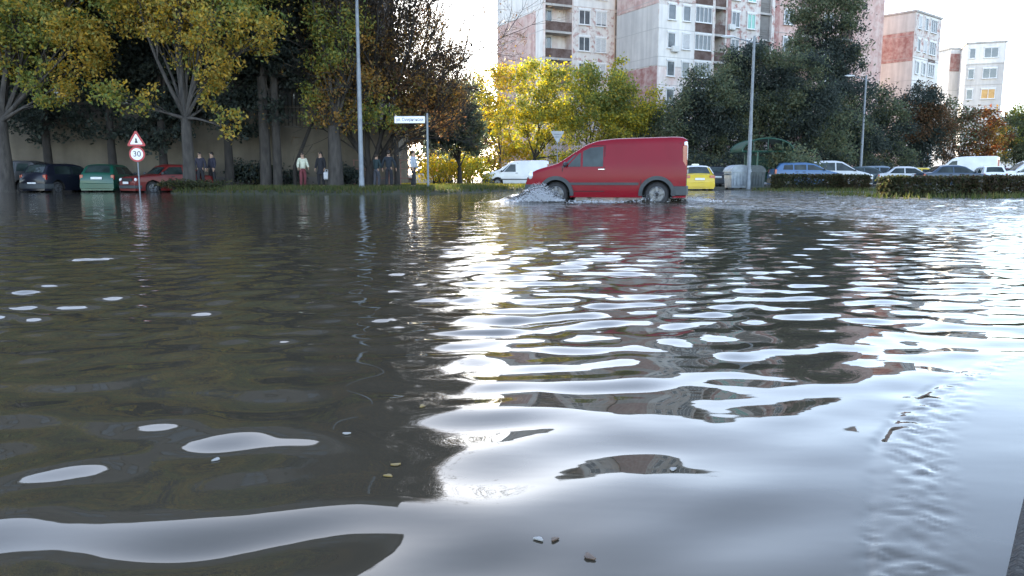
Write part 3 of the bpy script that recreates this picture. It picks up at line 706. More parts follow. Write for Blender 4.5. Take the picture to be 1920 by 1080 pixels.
    for end, key in ((1,'fb'),(-1,'rb')):
        if key not in p: continue
        z0, z1, dep = p[key]; out = []
        for k in range(8):
            x = end*(L/2-dep*(1-k/7)); out.append((x+end*.02*(k/7), b.hw(x,(z0+z1)/2)+.018))
        line = [(x, y) for x, y in out]+[(end*(L/2+.045), out[-1][1]*.6),(end*(L/2+.055),0)]; line += [(x,-y) for x,y in line[-2::-1]]
        V = []
        for x, y in line:
            q = Vector((x,y)); V += [(x*.93 if abs(y) < out[0][1]*.98 else x, y*.93, z0),(x,y,z0+.05),(x,y,z1-.03),(x*.97,y*.96,z1)]
        e = MB(); e.add(V, [(4*k+j,4*k+j+1,4*k+5+j,4*k+4+j) for k in range(len(line)-1) for j in range(3)]); e.build('bumper', bm_, root, smooth=True, ang=50)
    if 'grille' in p:
        z0, z1, hw_ = p['grille']; e = MB(); e.bbox((L/2+.0,0,(z0+z1)/2), (.06,hw_*2,z1-z0), .02); e.build('grille', BLACK, root)
    for end, on_ in ((1,plates[0]),(-1,plates[1])):
        if on_: e = MB(); zz = p.get('pz',(.42,.62))[0 if end > 0 else 1]; e.bbox((end*(L/2+(.075 if end>0 else .03)),0,zz), (.02,.52,.115), .005); e.build('number_plate', PLATE, root)
    return root, b
S_CAR = [(.15,.94),(.35,.985),(.60,1.0),(.85,.98),(.95,.955),(1.42,.73),(1.6,.70)]
S_MPV = [(.15,.95),(.4,.99),(.7,1.0),(1.0,.975),(1.1,.95),(1.62,.80),(1.8,.76)]
S_VAN = [(.15,.95),(.4,.985),(.75,1.0),(1.05,.985),(1.80,.88),(1.95,.86)]
def hatch(L=3.9, H=1.42, W=1.66, **k):
    h = L/2; d = dict(L=L, W=W, z0=.19, sec=S_CAR, xf=h-.80, xr=-h+.72, wr=.30,
      top=[(-h,.56),(-h+.03,.92),(-h+.10,.98),(-h+.42,H-.08),(-h+.62,H-.01),(-.1,H+.01),(.30,H-.06),(h-1.12,.96),(h-.35,.80),(h-.06,.66),(h,.55)],
      side=[[(-h+.62,.98),(-h+.72,H-.10),(-.42,H-.10),(-.42,.97)],[(-.34,.97),(-.34,H-.10),(.22,H-.12),(h-1.10,.96)]],
      ws=(h-1.10,.36), rw=(-h+.13,-h+.44), hl=(h-.13,.66,.11,.17,.085), tl=(-h+.10,.82,.14,.16,.26), mir=(h-1.20,.96),
      handles=[(-.55,.86),(.12,.86)], gaps=[[(-.38,.28),(-.38,.95)],[(h-1.14,.40),(h-1.16,.93)]], fb=(.22,.52,.55), rb=(.24,.54,.45), grille=(.56,.66,.42), pz=(.42,.70)); d.update(k); return d
def sedan(L=4.4, H=1.42, W=1.72, **k):
    h = L/2; d = dict(L=L, W=W, z0=.19, sec=S_CAR, xf=h-.85, xr=-h+.95, wr=.31,
      top=[(-h,.58),(-h+.04,.92),(-h+.55,.97),(-h+1.15,H-.06),(-h+1.5,H),(.05,H),(.42,H-.08),(h-1.22,.96),(h-.35,.80),(h-.06,.66),(h,.56)],
      side=[[(-h+.80,.97),(-h+1.22,H-.11),(-.40,H-.10),(-.40,.96)],[(-.32,.96),(-.32,H-.10),(.30,H-.12),(h-1.22,.95)]],
      ws=(h-1.20,.45), rw=(-h+.58,-h+1.12), hl=(h-.13,.66,.11,.18,.08), tl=(-h+.10,.80,.14,.2,.18), mir=(h-1.30,.96),
      handles=[(-.55,.86),(.2,.86)], gaps=[[(-.36,.28),(-.36,.94)],[(h-1.26,.40),(h-1.28,.92)]], fb=(.22,.52,.55), rb=(.24,.54,.5), grille=(.56,.66,.42), pz=(.42,.72)); d.update(k); return d
def mpv(L=4.5, H=1.68, W=1.78, **k):
    h = L/2; d = dict(L=L, W=W, z0=.22, sec=S_MPV, xf=h-.85, xr=-h+.85, wr=.33, nose=.18,
      top=[(-h,.62),(-h+.03,1.05),(-h+.09,1.12),(-h+.34,H-.12),(-h+.52,H-.02),(-.1,H),(.35,H-.08),(h-1.08,1.10),(h-.32,.92),(h-.06,.74),(h,.6)],
      side=[[(-h+.52,1.12),(-h+.60,H-.14),(-h+1.12,H-.13),(-h+1.12,1.11)],[(-h+1.2,1.11),(-h+1.2,H-.13),(-.18,H-.12),(-.18,1.10)],[(-.10,1.10),(-.10,H-.12),(.26,H-.14),(h-1.10,1.08)]],
      ws=(h-1.06,.42), rw=(-h+.11,-h+.36), hl=(h-.15,.76,.12,.18,.10), tl=(-h+.10,.98,.14,.14,.34), mir=(h-1.22,1.08),
      handles=[(-.32,.98),(-h+1.35,.98)], gaps=[[(-.14,.32),(-.14,1.08)],[(h-1.12,.45),(h-1.14,1.05)]], fb=(.24,.58,.55), rb=(.26,.58,.45), grille=(.62,.74,.45), pz=(.44,.78)); d.update(k); return d
def van(L=4.28, H=1.80, W=1.80, **k):
    h = L/2; d = dict(L=L, W=W, z0=.22, sec=S_VAN, xf=h-.86, xr=-h+.74, wr=.315, nose=.17, tail=.05,
      top=[(-h,H-.10),(-h+.06,H-.01),(-h+.3,H+.01),(-.3,H-.02),(.18,H-.07),(.48,H-.17),(h-.92,1.15),(h-.62,1.06),(h-.34,.98),(h-.10,.87),(h-.02,.74),(h,.55)],
      side=[[(.02,1.05),(.02,H-.22),(.36,H-.25),(.62,1.45),(h-1.16,1.05)],[(h-1.10,1.04),(.70,1.42),(.74,1.40),(h-.99,1.03)]],
      ws=(h-.92,.52), hl=(h-.16,.82,.09,.13,.12), tl=(-h+.05,1.22,.12,.13,.75), mir=(h-1.12,1.06),
      handles=[(.06,.98)], gaps=[[(-.05,.30),(-.05,H-.20),(.02,H-.16)],[(h-1.05,.56),(h-1.02,1.0)],[(-h+.16,.40),(-h+.16,H-.2)]],
      fb=(.24,.60,.55), rb=(.26,.56,.38), grille=(.62,.78,.45), pz=(.42,.92)); d.update(k); return d
PT = dict(red=pm('paint_red',(.20,.003,.014),(.18,.003,.012),1.3,.2,coat=.0,spec=.2), dred=paint('dull_red',(.14,.012,.011),rough=.45), white=paint('white',(.74,.75,.77)), green=paint('green',(.007,.075,.05)),
  navy=paint('navy',(.010,.012,.022)), grey=paint('dark_grey',(.05,.05,.053)), yellow=paint('yellow',(.62,.44,.02)), blue=paint('blue',(.045,.12,.26)), silver=paint('silver',(.52,.54,.57)),
  teal=paint('teal',(.03,.055,.065)), gblue=paint('grey_blue',(.14,.19,.25)), dblue=paint('dark_blue',(.025,.05,.09)), maroon=paint('maroon',(.10,.02,.03)), black=paint('black',(.015,.015,.018)), lgrey=paint('pale_grey',(.45,.46,.50)))
def W2(px, Y, z=0.0): return (gx(px, Y), Y, z)

# red delivery van driving through the water
hd = Vector((-math.cos(R(13)), math.sin(R(13)), 0))
rv, rb_ = car('delivery_van', 'red panel van ploughing through the flood water', 'van', (VANX-.02, VANY, -.10), hd,
  van(side=[[(.02,1.05),(.02,1.58),(.36,1.55),(.56,1.46),(.56,1.05)],[(.62,1.05),(.62,1.42),(.66,1.40),(.98,1.05)],[(1.04,1.04),(.74,1.36),(.78,1.37),(1.14,1.03)]], archtrim=.10, arch=1.20, wr=.325, z0=.24, tlm=LENSR, mould=[(-h_x, 1.0, .60, .065) for h_x in (0.92,)], gaps=[[(-.02,.32),(-.02,1.0),(-.02,1.60),(.34,1.60)],[(1.13,.66),(1.10,1.02)],[(-1.98,.62),(-1.98,1.66)],[(-.02,.40),(.98,.40)],[(-.98,.45),(-.98,.72)]], handm=CHROME), PT['red'])
e = MB()
for s_ in (-1,1): pass
for s_ in (-1,1):
    x = -2.11; e = MB(); e.bbox((x, s_*(rb_.hw(x,1.5)-.035), 1.46), (.09,.10,.46), .02); e.build('reversing_light', LENSW, rv, smooth=True)
e = MB(); e.box((-2.147,0,1.05), (.008,.016,1.35)); e.build('door_gap', DARKIN, rv)
e = MB(); e.bbox((-2.155,-.10,1.0), (.03,.12,.06), .01); e.build('door_handle', BLACK, rv)
def seat_and_driver():
    e = MB(); e.bbox((.28,.38,.95), (.5,.5,.5), .08); e.bbox((.08,.38,1.28), (.14,.46,.62), .06); e.build('seat', BLACK, rv, smooth=True)
seat_and_driver()
# splash
def splash():
    rnd = random.Random(3); m = bpy.data.materials.new('splash_water'); m.use_nodes = True; b = m.node_tree.nodes['Principled BSDF']
    b.inputs['Base Color'].default_value = (.44,.46,.50,1); b.inputs['Roughness'].default_value = .3; b.inputs['IOR'].default_value = 1.45
    s = MB()
    for (cx,cy,z0,sx,sy,sz,n) in ((.72,20.6,.06,.42,.22,.32,1300),(.45,20.6,.03,.5,.3,.14,500),(3.75,20.75,.02,.5,.25,.20,700),(4.7,21.2,.02,.9,.45,.12,700),(2.2,20.7,.0,1.0,.2,.07,350)):
        for i in range(n):
            a = rnd.gauss(0,.55); q = rnd.random()**1.4
            x = cx+a*sx; y = cy+rnd.gauss(0,.5)*sy; z = z0+sz*q*math.exp(-a*a)*1.25
            r = rnd.uniform(.005,.017)*(1.25-q)
            M = Matrix.Rotation(rnd.uniform(-.9,.9),3,'Y')
            s.ell((x,y,z), (r*rnd.uniform(1.2,3.2), r, r*rnd.uniform(.6,1.0)), 4, 3, M=M)
    for i in range(1500):
        a = rnd.gauss(0,.6); x = .72+a*.5; y = 20.55+rnd.gauss(0,.25); z = .05+.5*rnd.random()**1.7*math.exp(-a*a)
        s.ell((x,y,z), (rnd.uniform(.004,.009),)*3, 4, 3)
    tag(s.build('water_splash', m, smooth=True), 'spray thrown up by the wheels of the red panel van', 'splash', kind='stuff')
splash()

GW = 'cars parked on the left side of the street'; GP = 'vehicles in the car park'
# white van, left of centre
car('delivery_van', 'white panel van parked beside the sunlit yellow shrubs', 'van', W2(966, 55, .06), (-.985,-.17), van(L=4.5, H=1.84, W=1.79, mirm=BLACK, mould=[(-1.6,1.2,.55,.07)], tail=.10, rwin=(1.05,1.5,.5),
   side=[[(.12,1.06),(.12,1.58),(.46,1.58),(.95,1.06)],[(1.00,1.06),(.55,1.52),(.62,1.50),(1.18,1.06)]]), PT['white'])
# left row
car('parked_car', 'dark grey car cut off by the left edge of the view', 'car', W2(8, 38.5, -.11), (-.99,-.12), mpv(L=4.3, H=1.62), PT['grey'], GW)
car('parked_car', 'dark navy hatchback showing its white plate and alloy wheels', 'car', W2(127, 39.2, -.11), (math.sin(R(17)), math.cos(R(17))), hatch(L=4.0, H=1.46, pz=(.42,.52), wr=.31), PT['navy'], GW)
car('parked_car', 'bright green hatchback parked tail to the water', 'car', W2(212, 39.6, -.11), (-math.sin(R(6)), math.cos(R(6))), hatch(L=3.75, H=1.44, W=1.66, pz=(.42,.78)), PT['green'], GW, bumper=PT['green'])
rc, _b = car('parked_car', 'old red saloon parked between the green hatchback and the big tree', 'car', W2(318, 38.4, -.11), (-.62,-.785), sedan(L=4.1, H=1.42, W=1.62, pz=(.56,.72), fb=(.26,.46,.3), rb=(.28,.5,.3),
   top=[(-2.05,.58),(-2.0,.90),(-1.45,.93),(-.95,1.33),(-.75,1.41),(.15,1.42),(.35,1.36),(.82,.94),(1.7,.86),(2.02,.80),(2.05,.5)], hl=(1.98,.70,.07,.13,.09), grille=(.62,.78,.48), nose=.05), PT['dred'], GW)
# taxi
tx, _b = car('taxi', 'yellow taxi with white upper half standing behind the red van', 'car', W2(1302, 45, -.09), (.10,.995), sedan(L=4.3, H=1.45, W=1.72, tl=(-2.07,.82,.12,.30,.20)), PT['yellow'], GP, bumper=PT['yellow'])
e = MB()
def cap(b, x0, x1):
    vs = []; n = 16; m = 10
    for i in range(n+1):
        x = x0+(x1-x0)*i/n
        for j in range(m+1): s_ = -1+2*j/m; v = b.surf(x, s_); vs.append(v+Vector((0,0,.006)))
    e.add(vs, [(i*(m+1)+j,i*(m+1)+j+1,(i+1)*(m+1)+j+1,(i+1)*(m+1)+j) for i in range(n) for j in range(m)])
cap(_b, -1.05, .42); e.build('roof_panel', PT['white'], tx, smooth=True)
e = MB()
for s_ in (-1,1): strip_on_side(e, _b, [(-1.62,.95),(-1.02,1.33)], s_, .16, .012)
e.build('roof_pillar', PT['white'], tx)
e = MB(); e.bbox((.0,0,1.53), (.14,.42,.11), .03); e.build('roof_sign', pm('taxi_sign',(.7,.68,.5),None,rough=.4), tx)
# car park
def pc(label, px, Y, head, p, c, **k): return car('parked_car', label, 'car', W2(px, Y, .08 if Y > 48 else -.02), head, p, PT[c], GP, simple=True, **k)
pc('dark car seen from behind to the right of the yellow taxi', 1337, 57, (.1,1), hatch(), 'navy')
pc('maroon car behind the grey waste container', 1362, 62, (1,.1), sedan(), 'maroon')
pc('pale grey car half hidden behind the green shelter post', 1432, 60, (1,-.35), sedan(), 'lgrey')
pc('blue estate car behind the long low hedge', 1508, 48.6, (1,-.06), mpv(L=4.2, H=1.54, W=1.72), 'blue')
pc('tall silver people carrier next to the blue estate', 1562, 52.5, (1,-.10), mpv(L=4.6, H=1.74), 'silver')
pc('dark teal car beside the silver people carrier', 1622, 59, (1,-.1), sedan(L=4.5, H=1.46), 'teal')
pc('grey blue hatchback behind the gap between two hedges', 1655, 60, (.95,-.3), hatch(L=4.1, H=1.52), 'gblue')
pc('silver saloon with steep bonnet above the nearest hedge', 1700, 58, (1,-.25), sedan(L=4.4, H=1.45), 'silver')
pc('yellow car with only its bonnet end showing', 1730, 61, (1,-.2), sedan(L=4.3, H=1.40), 'yellow')
pc('dark blue saloon in front of the white cargo van', 1787, 52, (1,-.12), sedan(L=4.5, H=1.44), 'dblue')
cv, _b = car('cargo_van', 'white cargo van with red panel on its rear doors', 'van', W2(1800, 61.5, .09), (-.80,.60), van(L=4.9, H=2.25, W=1.9, sec=[(.15,.95),(.4,.985),(.75,1.0),(1.2,.985),(2.2,.93),(2.4,.91)],
   top=[(-2.45,2.15),(-2.39,2.24),(-2.2,2.26),(-.3,2.25),(.3,2.20),(.60,2.08),(1.45,1.25),(1.9,1.10),(2.33,.95),(2.43,.75),(2.45,.55)],
   side=[[(.2,1.3),(.2,1.95),(.55,1.92),(1.15,1.3)]], ws=(1.45,.65), gaps=[[(.1,.3),(.1,2.0)]], tl=(-2.40,.95,.12,.13,.4)), PT['white'], GP, simple=True)
e = MB(); e.bbox((-2.46,0,1.55), (.03,1.05,.95), .02); e.build('rear_panel', pm('panel_red',(.35,.06,.035),(.28,.05,.03),5,.5), cv)
pc('white hatchback with a red tail light right of the cargo van', 1848, 58, (.25,.97), hatch(L=3.9, H=1.46), 'white')
pc('dark maroon car nosing out by the white hatchback', 1880, 62, (1,-.3), sedan(L=4.3), 'maroon')
pc('black car in front of the rearmost white van', 1897, 66, (1,-.2), hatch(), 'black')
car('delivery_van', 'white van cut off by the right edge of the view', 'van', W2(1928, 60, .08), (-.98,.18), van(L=4.6, H=2.0, W=1.85, sec=[(.15,.95),(.4,.985),(.75,1.0),(1.05,.985),(2.0,.9),(2.2,.88)]), PT['white'], GP, simple=True)
car('parked_car', 'small white car half hidden by the sunlit yellow shrubs', 'car', W2(800, 61.2, .09), (-.97,.25), hatch(L=3.8,H=1.4), PT['white'], None, simple=True)

# ------------------------------------------------------------------ street furniture
def lamp(label, px, Y, h, arm, r0=.10, group='street lamps', tilt=.0):
    x0 = gx(px, Y); z0 = landz(x0, Y) if Y < 61 else .09
    root = thing('street_lamp', label, 'street lamp', (x0,Y,z0), 0, group)
    m = MB(); m.lathe([(r0*1.3,-.1),(r0*1.3,.5),(r0*1.1,.55),(r0*1.02,h*.45),(r0*.82,h*.5),(r0*.7,h)], (0,0,0), 'Z', 14)
    m.build('pole', STEEL, root, smooth=True, ang=35)
    if arm:
        a = MB(); a.tube([(.28,0,h-.42),(0,0,h-.40),(arm*.5,0,h-.22),(arm,0,h-.08)], [.025,.03,.03,.028], 8); a.build('arm', STEEL, root, smooth=True)
        l = MB(); s_ = 1 if arm > 0 else -1; l.ell((arm+s_*.32,0,h-.04), (.42,.13,.07), 12, 8); l.build('lamp_head', pm('lamp_housing',(.62,.64,.66),(.52,.54,.56),6,.4), root, smooth=True)
        g_ = MB(); g_.ell((arm+s_*.36,0,h-.085), (.28,.10,.05), 12, 8); g_.build('lamp_glass', LENSW, root, smooth=True)
    return root
lamp('tall galvanised lamp post rising out of view on the left verge', 678.5, 36, 11.5, 0, .10)
lamp('lamp post with its arm over the green roofed shelter', 1402.5, 45, 8.55, -1.15, .10)
lamp('lamp post with its arm in the car park', 1611.5, 63.5, 8.75, -1.0, .10)
lamp('far lamp post near the right edge of the view', 1904, 100, 5.6, 0, .10)

def textmesh(s, size, mat, parent, loc, rot, ext=.004, name='lettering', wmax=None):
    cu = bpy.data.curves.new('t','FONT'); cu.body = s; cu.size = size; cu.align_x = 'CENTER'; cu.align_y = 'CENTER'; cu.extrude = ext
    ob = bpy.data.objects.new('t', cu); COL.objects.link(ob); dg = bpy.context.evaluated_depsgraph_get(); dg.update()
    me = bpy.data.meshes.new_from_object(ob.evaluated_get(dg)); bpy.data.objects.remove(ob); me.name = name
    me.materials.clear(); me.materials.append(mat); o = bpy.data.objects.new(name, me); COL.objects.link(o); o.parent = parent; o.location = loc; o.rotation_euler = rot
    if wmax:
        xs_ = [v.co.x for v in me.vertices]; w_ = max(xs_)-min(xs_)
        if w_ > 0:
            k = wmax/w_
            for v in me.vertices: v.co.x *= k
    return o
SGW = pm('sign_white',(.80,.80,.82),(.72,.72,.74),5,.35); SGR = pm('sign_red',(.42,.03,.04),(.36,.03,.035),6,.35); SGB = pm('sign_black',(.02,.02,.022),None,rough=.4); SGG = pm('sign_back_grey',(.34,.37,.40),(.28,.30,.33),5,.5,.3)
NAVYT = pm('lettering_navy',(.03,.05,.14),None,rough=.4)
# warning and limit signs standing in the water
x0 = gx(262.5, 34.5); rs = thing('road_sign', 'warning triangle above a round limit sign on one pole in the water', 'road sign', (x0,34.5,-.13), R(8))
m = MB(); m.tube([(0,0,0),(0,0,2.74)], .032, 10); m.build('pole', STEEL, rs, smooth=True)
def tri(mb, r, cz, y0, y1, inv=1, rr=.14):
    P = []
    for k in range(3):
        a = PI/2*inv+2*PI*k/3
        for d in (-.5,-.2,.2,.5): P.append(((r-rr)*math.cos(a)+rr*math.cos(a+d*2.0), cz+(r-rr)*math.sin(a)+rr*math.sin(a+d*2.0)))
    mb.prism(P, y0, y1)
t = MB(); tri(t, .42, 2.42, -.055, -.035, rr=.06); tr = t.build('warning_triangle', SGR, rs)
t = MB(); tri(t, .285, 2.42, -.060, -.053, rr=.03); t.build('sign_face', SGW, tr)
t = MB(); t.prism([(-.05,2.32),(.05,2.32),(.065,2.36),(.03,2.44),(.035,2.50),(-.005,2.54),(-.04,2.48),(-.03,2.42),(-.06,2.37)], -.064, -.058); t.build('symbol', SGB, tr)
c = MB(); c.lathe([(.33,-.055),(.335,-.045),(.33,-.035)], (0,0,1.84), 'Y', 36); cr = c.build('limit_disc', SGR, rs)
c = MB(); c.lathe([(.255,-.060),(.255,-.053)], (0,0,1.84), 'Y', 36); c.build('sign_face', SGW, cr)
textmesh('30', .34, SGB, cr, (0,-.062,1.84), (PI/2,0,0))
# street name sign
x0 = gx(803, 36); ns = thing('street_sign', 'white street name sign on a slim grey pole', 'street sign', (x0,36,landz(x0,36)), R(-4))
m = MB(); m.tube([(0,0,-.1),(0,0,3.38)], .05, 10); m.lathe([(.052,3.38),(.05,3.41),(.02,3.43)], (0,0,0), 'Z', 10); m.build('pole', STEEL, ns, smooth=True, ang=50)
m = MB(); m.bbox((-.80,-.01,3.14), (1.46,.035,.36), .008); nb = m.build('name_plate', SGB, ns)
m = MB(); m.box((-.80,-.030,3.14), (1.40,.006,.30)); m.build('plate_face', SGW, nb)
textmesh('ул. Смирненски', .2, NAVYT, nb, (-.80,-.036,3.14), (PI/2,0,0), .002, wmax=1.24)
# yield sign seen from behind
x0 = gx(1044.5, 57); ys_ = thing('road_sign', 'grey back of a give way sign on its pole behind the two vans', 'road sign', (x0,57,.05), 0)
m = MB(); m.tube([(0,0,0),(0,0,3.9)], .035, 8); m.build('pole', STEEL, ys_, smooth=True)
m = MB(); tri(m, .54, 3.72, -.06, -.04, -1, .05); m.build('sign_plate', SGG, ys_)
m = MB(); m.box((0,-.065,3.78), (.5,.02,.05)); m.box((0,-.065,3.6), (.26,.02,.05)); m.build('bracket', STEEL, ys_)

# waste containers
BIN = pm('bin_grey',(.30,.34,.38),(.22,.25,.28),5,.5,.3,bump=.2); BIND = pm('bin_dark',(.06,.08,.085),(.04,.05,.055),5,.5)
def wbin(label, px, Y, w, mat, rz=0):
    x0 = gx(px,Y); r_ = thing('waste_container', label, 'waste container', (x0,Y,-.05), rz, 'waste containers by the lamp post')
    m = MB(); q = [(-w/2*.88,.18),(-w/2,1.10),(w/2,1.10),(w/2*.88,.18)]
    vs = []
    for x,z in q:
        d = .48 if z < .5 else .55; vs += [(x,-d,z),(x,d,z)]
    m.add(vs, [(0,2,3,1),(0,6,4,2),(1,3,5,7),(0,1,7,6),(4,6,7,5),(2,4,5,3)])
    for k in range(5): m.box((-w*.34+k*w*.17,-.535,.66), (.05,.06,.7))
    m.box((0,0,1.11), (w*1.06,1.16,.06)); m.build('bin_body', mat, r_)
    l = MB(); P = [(w*.52*math.cos(a), 1.14+.36*math.sin(a)) for a in np.linspace(0,PI,13)]; l.prism(P, -.56, .56); l.build('lid', mat, r_, smooth=True, ang=50)
    for s_ in (-1,1):
        for d in (-.4,.4):
            c_ = MB(); c_.lathe([(.09,-.03),(.09,.03)], (s_*w*.36,d,.09), 'Y', 12); c_.build('castor', BLACK, r_)
    h_ = MB(); h_.tube([(-w*.55,-.3,.95),(-w*.60,-.3,.95),(-w*.60,.3,.95),(-w*.55,.3,.95)], .025, 6); h_.build('handle', BIND, r_)
wbin('light grey waste container left of the lamp post', 1381, 45.8, 1.2, BIN, R(8))
wbin('dark waste container right of the lamp post', 1414, 47, 1.0, BIND, R(-4))
# green shelter
GRN = pm('shelter_green',(.012,.07,.045),(.01,.055,.035),3,.4); GRG = pm('shelter_sheet',(.014,.065,.045),(.01,.045,.03),2,.35)
x0 = gx(1424, 50); sh = thing('shelter', 'green shelter with a curved roof beside the lamp post', 'shelter', (x0,50,.08))
arc = [(1.6*math.cos(a), 2.25+.80*math.sin(a)) for a in np.linspace(.0,PI,25)]
m = MB(); inn = [(x*.97, 2.25+(z-2.25)*.95) for x,z in arc]; m.prism(arc+inn[::-1], -1.3, 1.3); m.build('roof', GRG, sh, smooth=True, ang=40)
for y in (-1.33,1.33):
    m = MB(); m.tube([(x,y,z) for x,z in arc], .045, 6); m.tube([(-1.6,y,2.25),(1.6,y,2.25)], .04, 6)
    for k in (-.9,0,.9): m.tube([(k,y,2.25),(k,y,2.25+.80*math.sqrt(1-(k/1.6)**2))], .025, 6)
    m.build('roof_frame', GRN, sh, smooth=True)
for sx in (-.62,1.2):
    for y in (-1.3,1.3): m = MB(); m.tube([(sx,y,-.1),(sx,y,2.26)], .06, 8); m.build('post', GRN, sh, smooth=True)
m = MB(); m.box((.3,1.25,1.2), (1.7,.03,1.7)); m.build('back_panel', GRG, sh)

# ------------------------------------------------------------------ floating bits
LF = pm('leaf_or_reflection',(.22,.15,.03),(.12,.08,.03),30,.6); LF2 = pm('fallen_leaf_brown',(.10,.06,.035),(.06,.04,.03),30,.6); PB = pm('paper_scrap',(.30,.29,.27),None,rough=.7)
def waterpt(px, py): d = ray(px,py); t = -CH/d.z; return Vector((d.x*t, d.y*t, 0))
def floater(px, py, s_, mat, lab, name='leaf_or_reflection', cat='leaf', rz=0):
    m = MB(); n = 10; P = []
    for k in range(n):
        a = 2*PI*k/n; r = s_*(.5+.12*math.sin(3*a)); P.append((r*math.cos(a), r*.6*math.sin(a)))
    m.add([(x,y,.003+.06*abs(y)) for x,y in P]+[(x,y,.001+.06*abs(y)) for x,y in P]+[(0,0,.004),(0,0,.001)], [(k,(k+1)%n,2*n) for k in range(n)]+[(n+(k+1)%n,n+k,2*n+1) for k in range(n)]+[(k,n+k,n+(k+1)%n,(k+1)%n) for k in range(n)])
    o = m.build(name, mat); q_ = waterpt(px,py); o.location = (q_.x, q_.y, wz(q_.x,q_.y)+.0005); o.rotation_euler = (0,0,rz); return tag(o, lab, cat, 'leaves and scraps floating on the water')
for i,(px,py,s_,mt,lb,nm,ct) in enumerate([(650,817,.02,PB,'pale scrap floating in the dark reflection of the left trees','litter_scrap','litter'),(405,857,.022,PB,'white sliver floating at the left among dark reflections','litter_scrap','litter'),(1010,1013,.018,PB,'pale speck floating at the bottom near the middle','litter_scrap','litter'),(1040,1014,.016,LF2,'dark brown speck right of the pale speck near the bottom','leaf_or_reflection','leaf'),
   (1105,1046,.024,LF2,'largest brown leaf floating at the bottom edge','leaf_or_reflection','leaf'),(742,872,.022,LF,'yellow fleck of tree reflection added where dark and bright reflections meet','leaf_or_reflection','leaf'),(792,764,.026,LF,'yellow brown fleck of tree reflection added on the bright patch beside the dark reflection','leaf_or_reflection','leaf'),(728,893,.02,LF,'small added fleck of tree reflection just below the other yellow fleck at the reflection edge','leaf_or_reflection','leaf'),(1262,882,.02,PB,'pale scrap alone on the smooth bright water','litter_scrap','litter')]):  # the yellow ones are added for the trees' reflected colour, brown ones are leaves
    floater(px,py,s_,mt,lb,nm,ct,i*1.3)
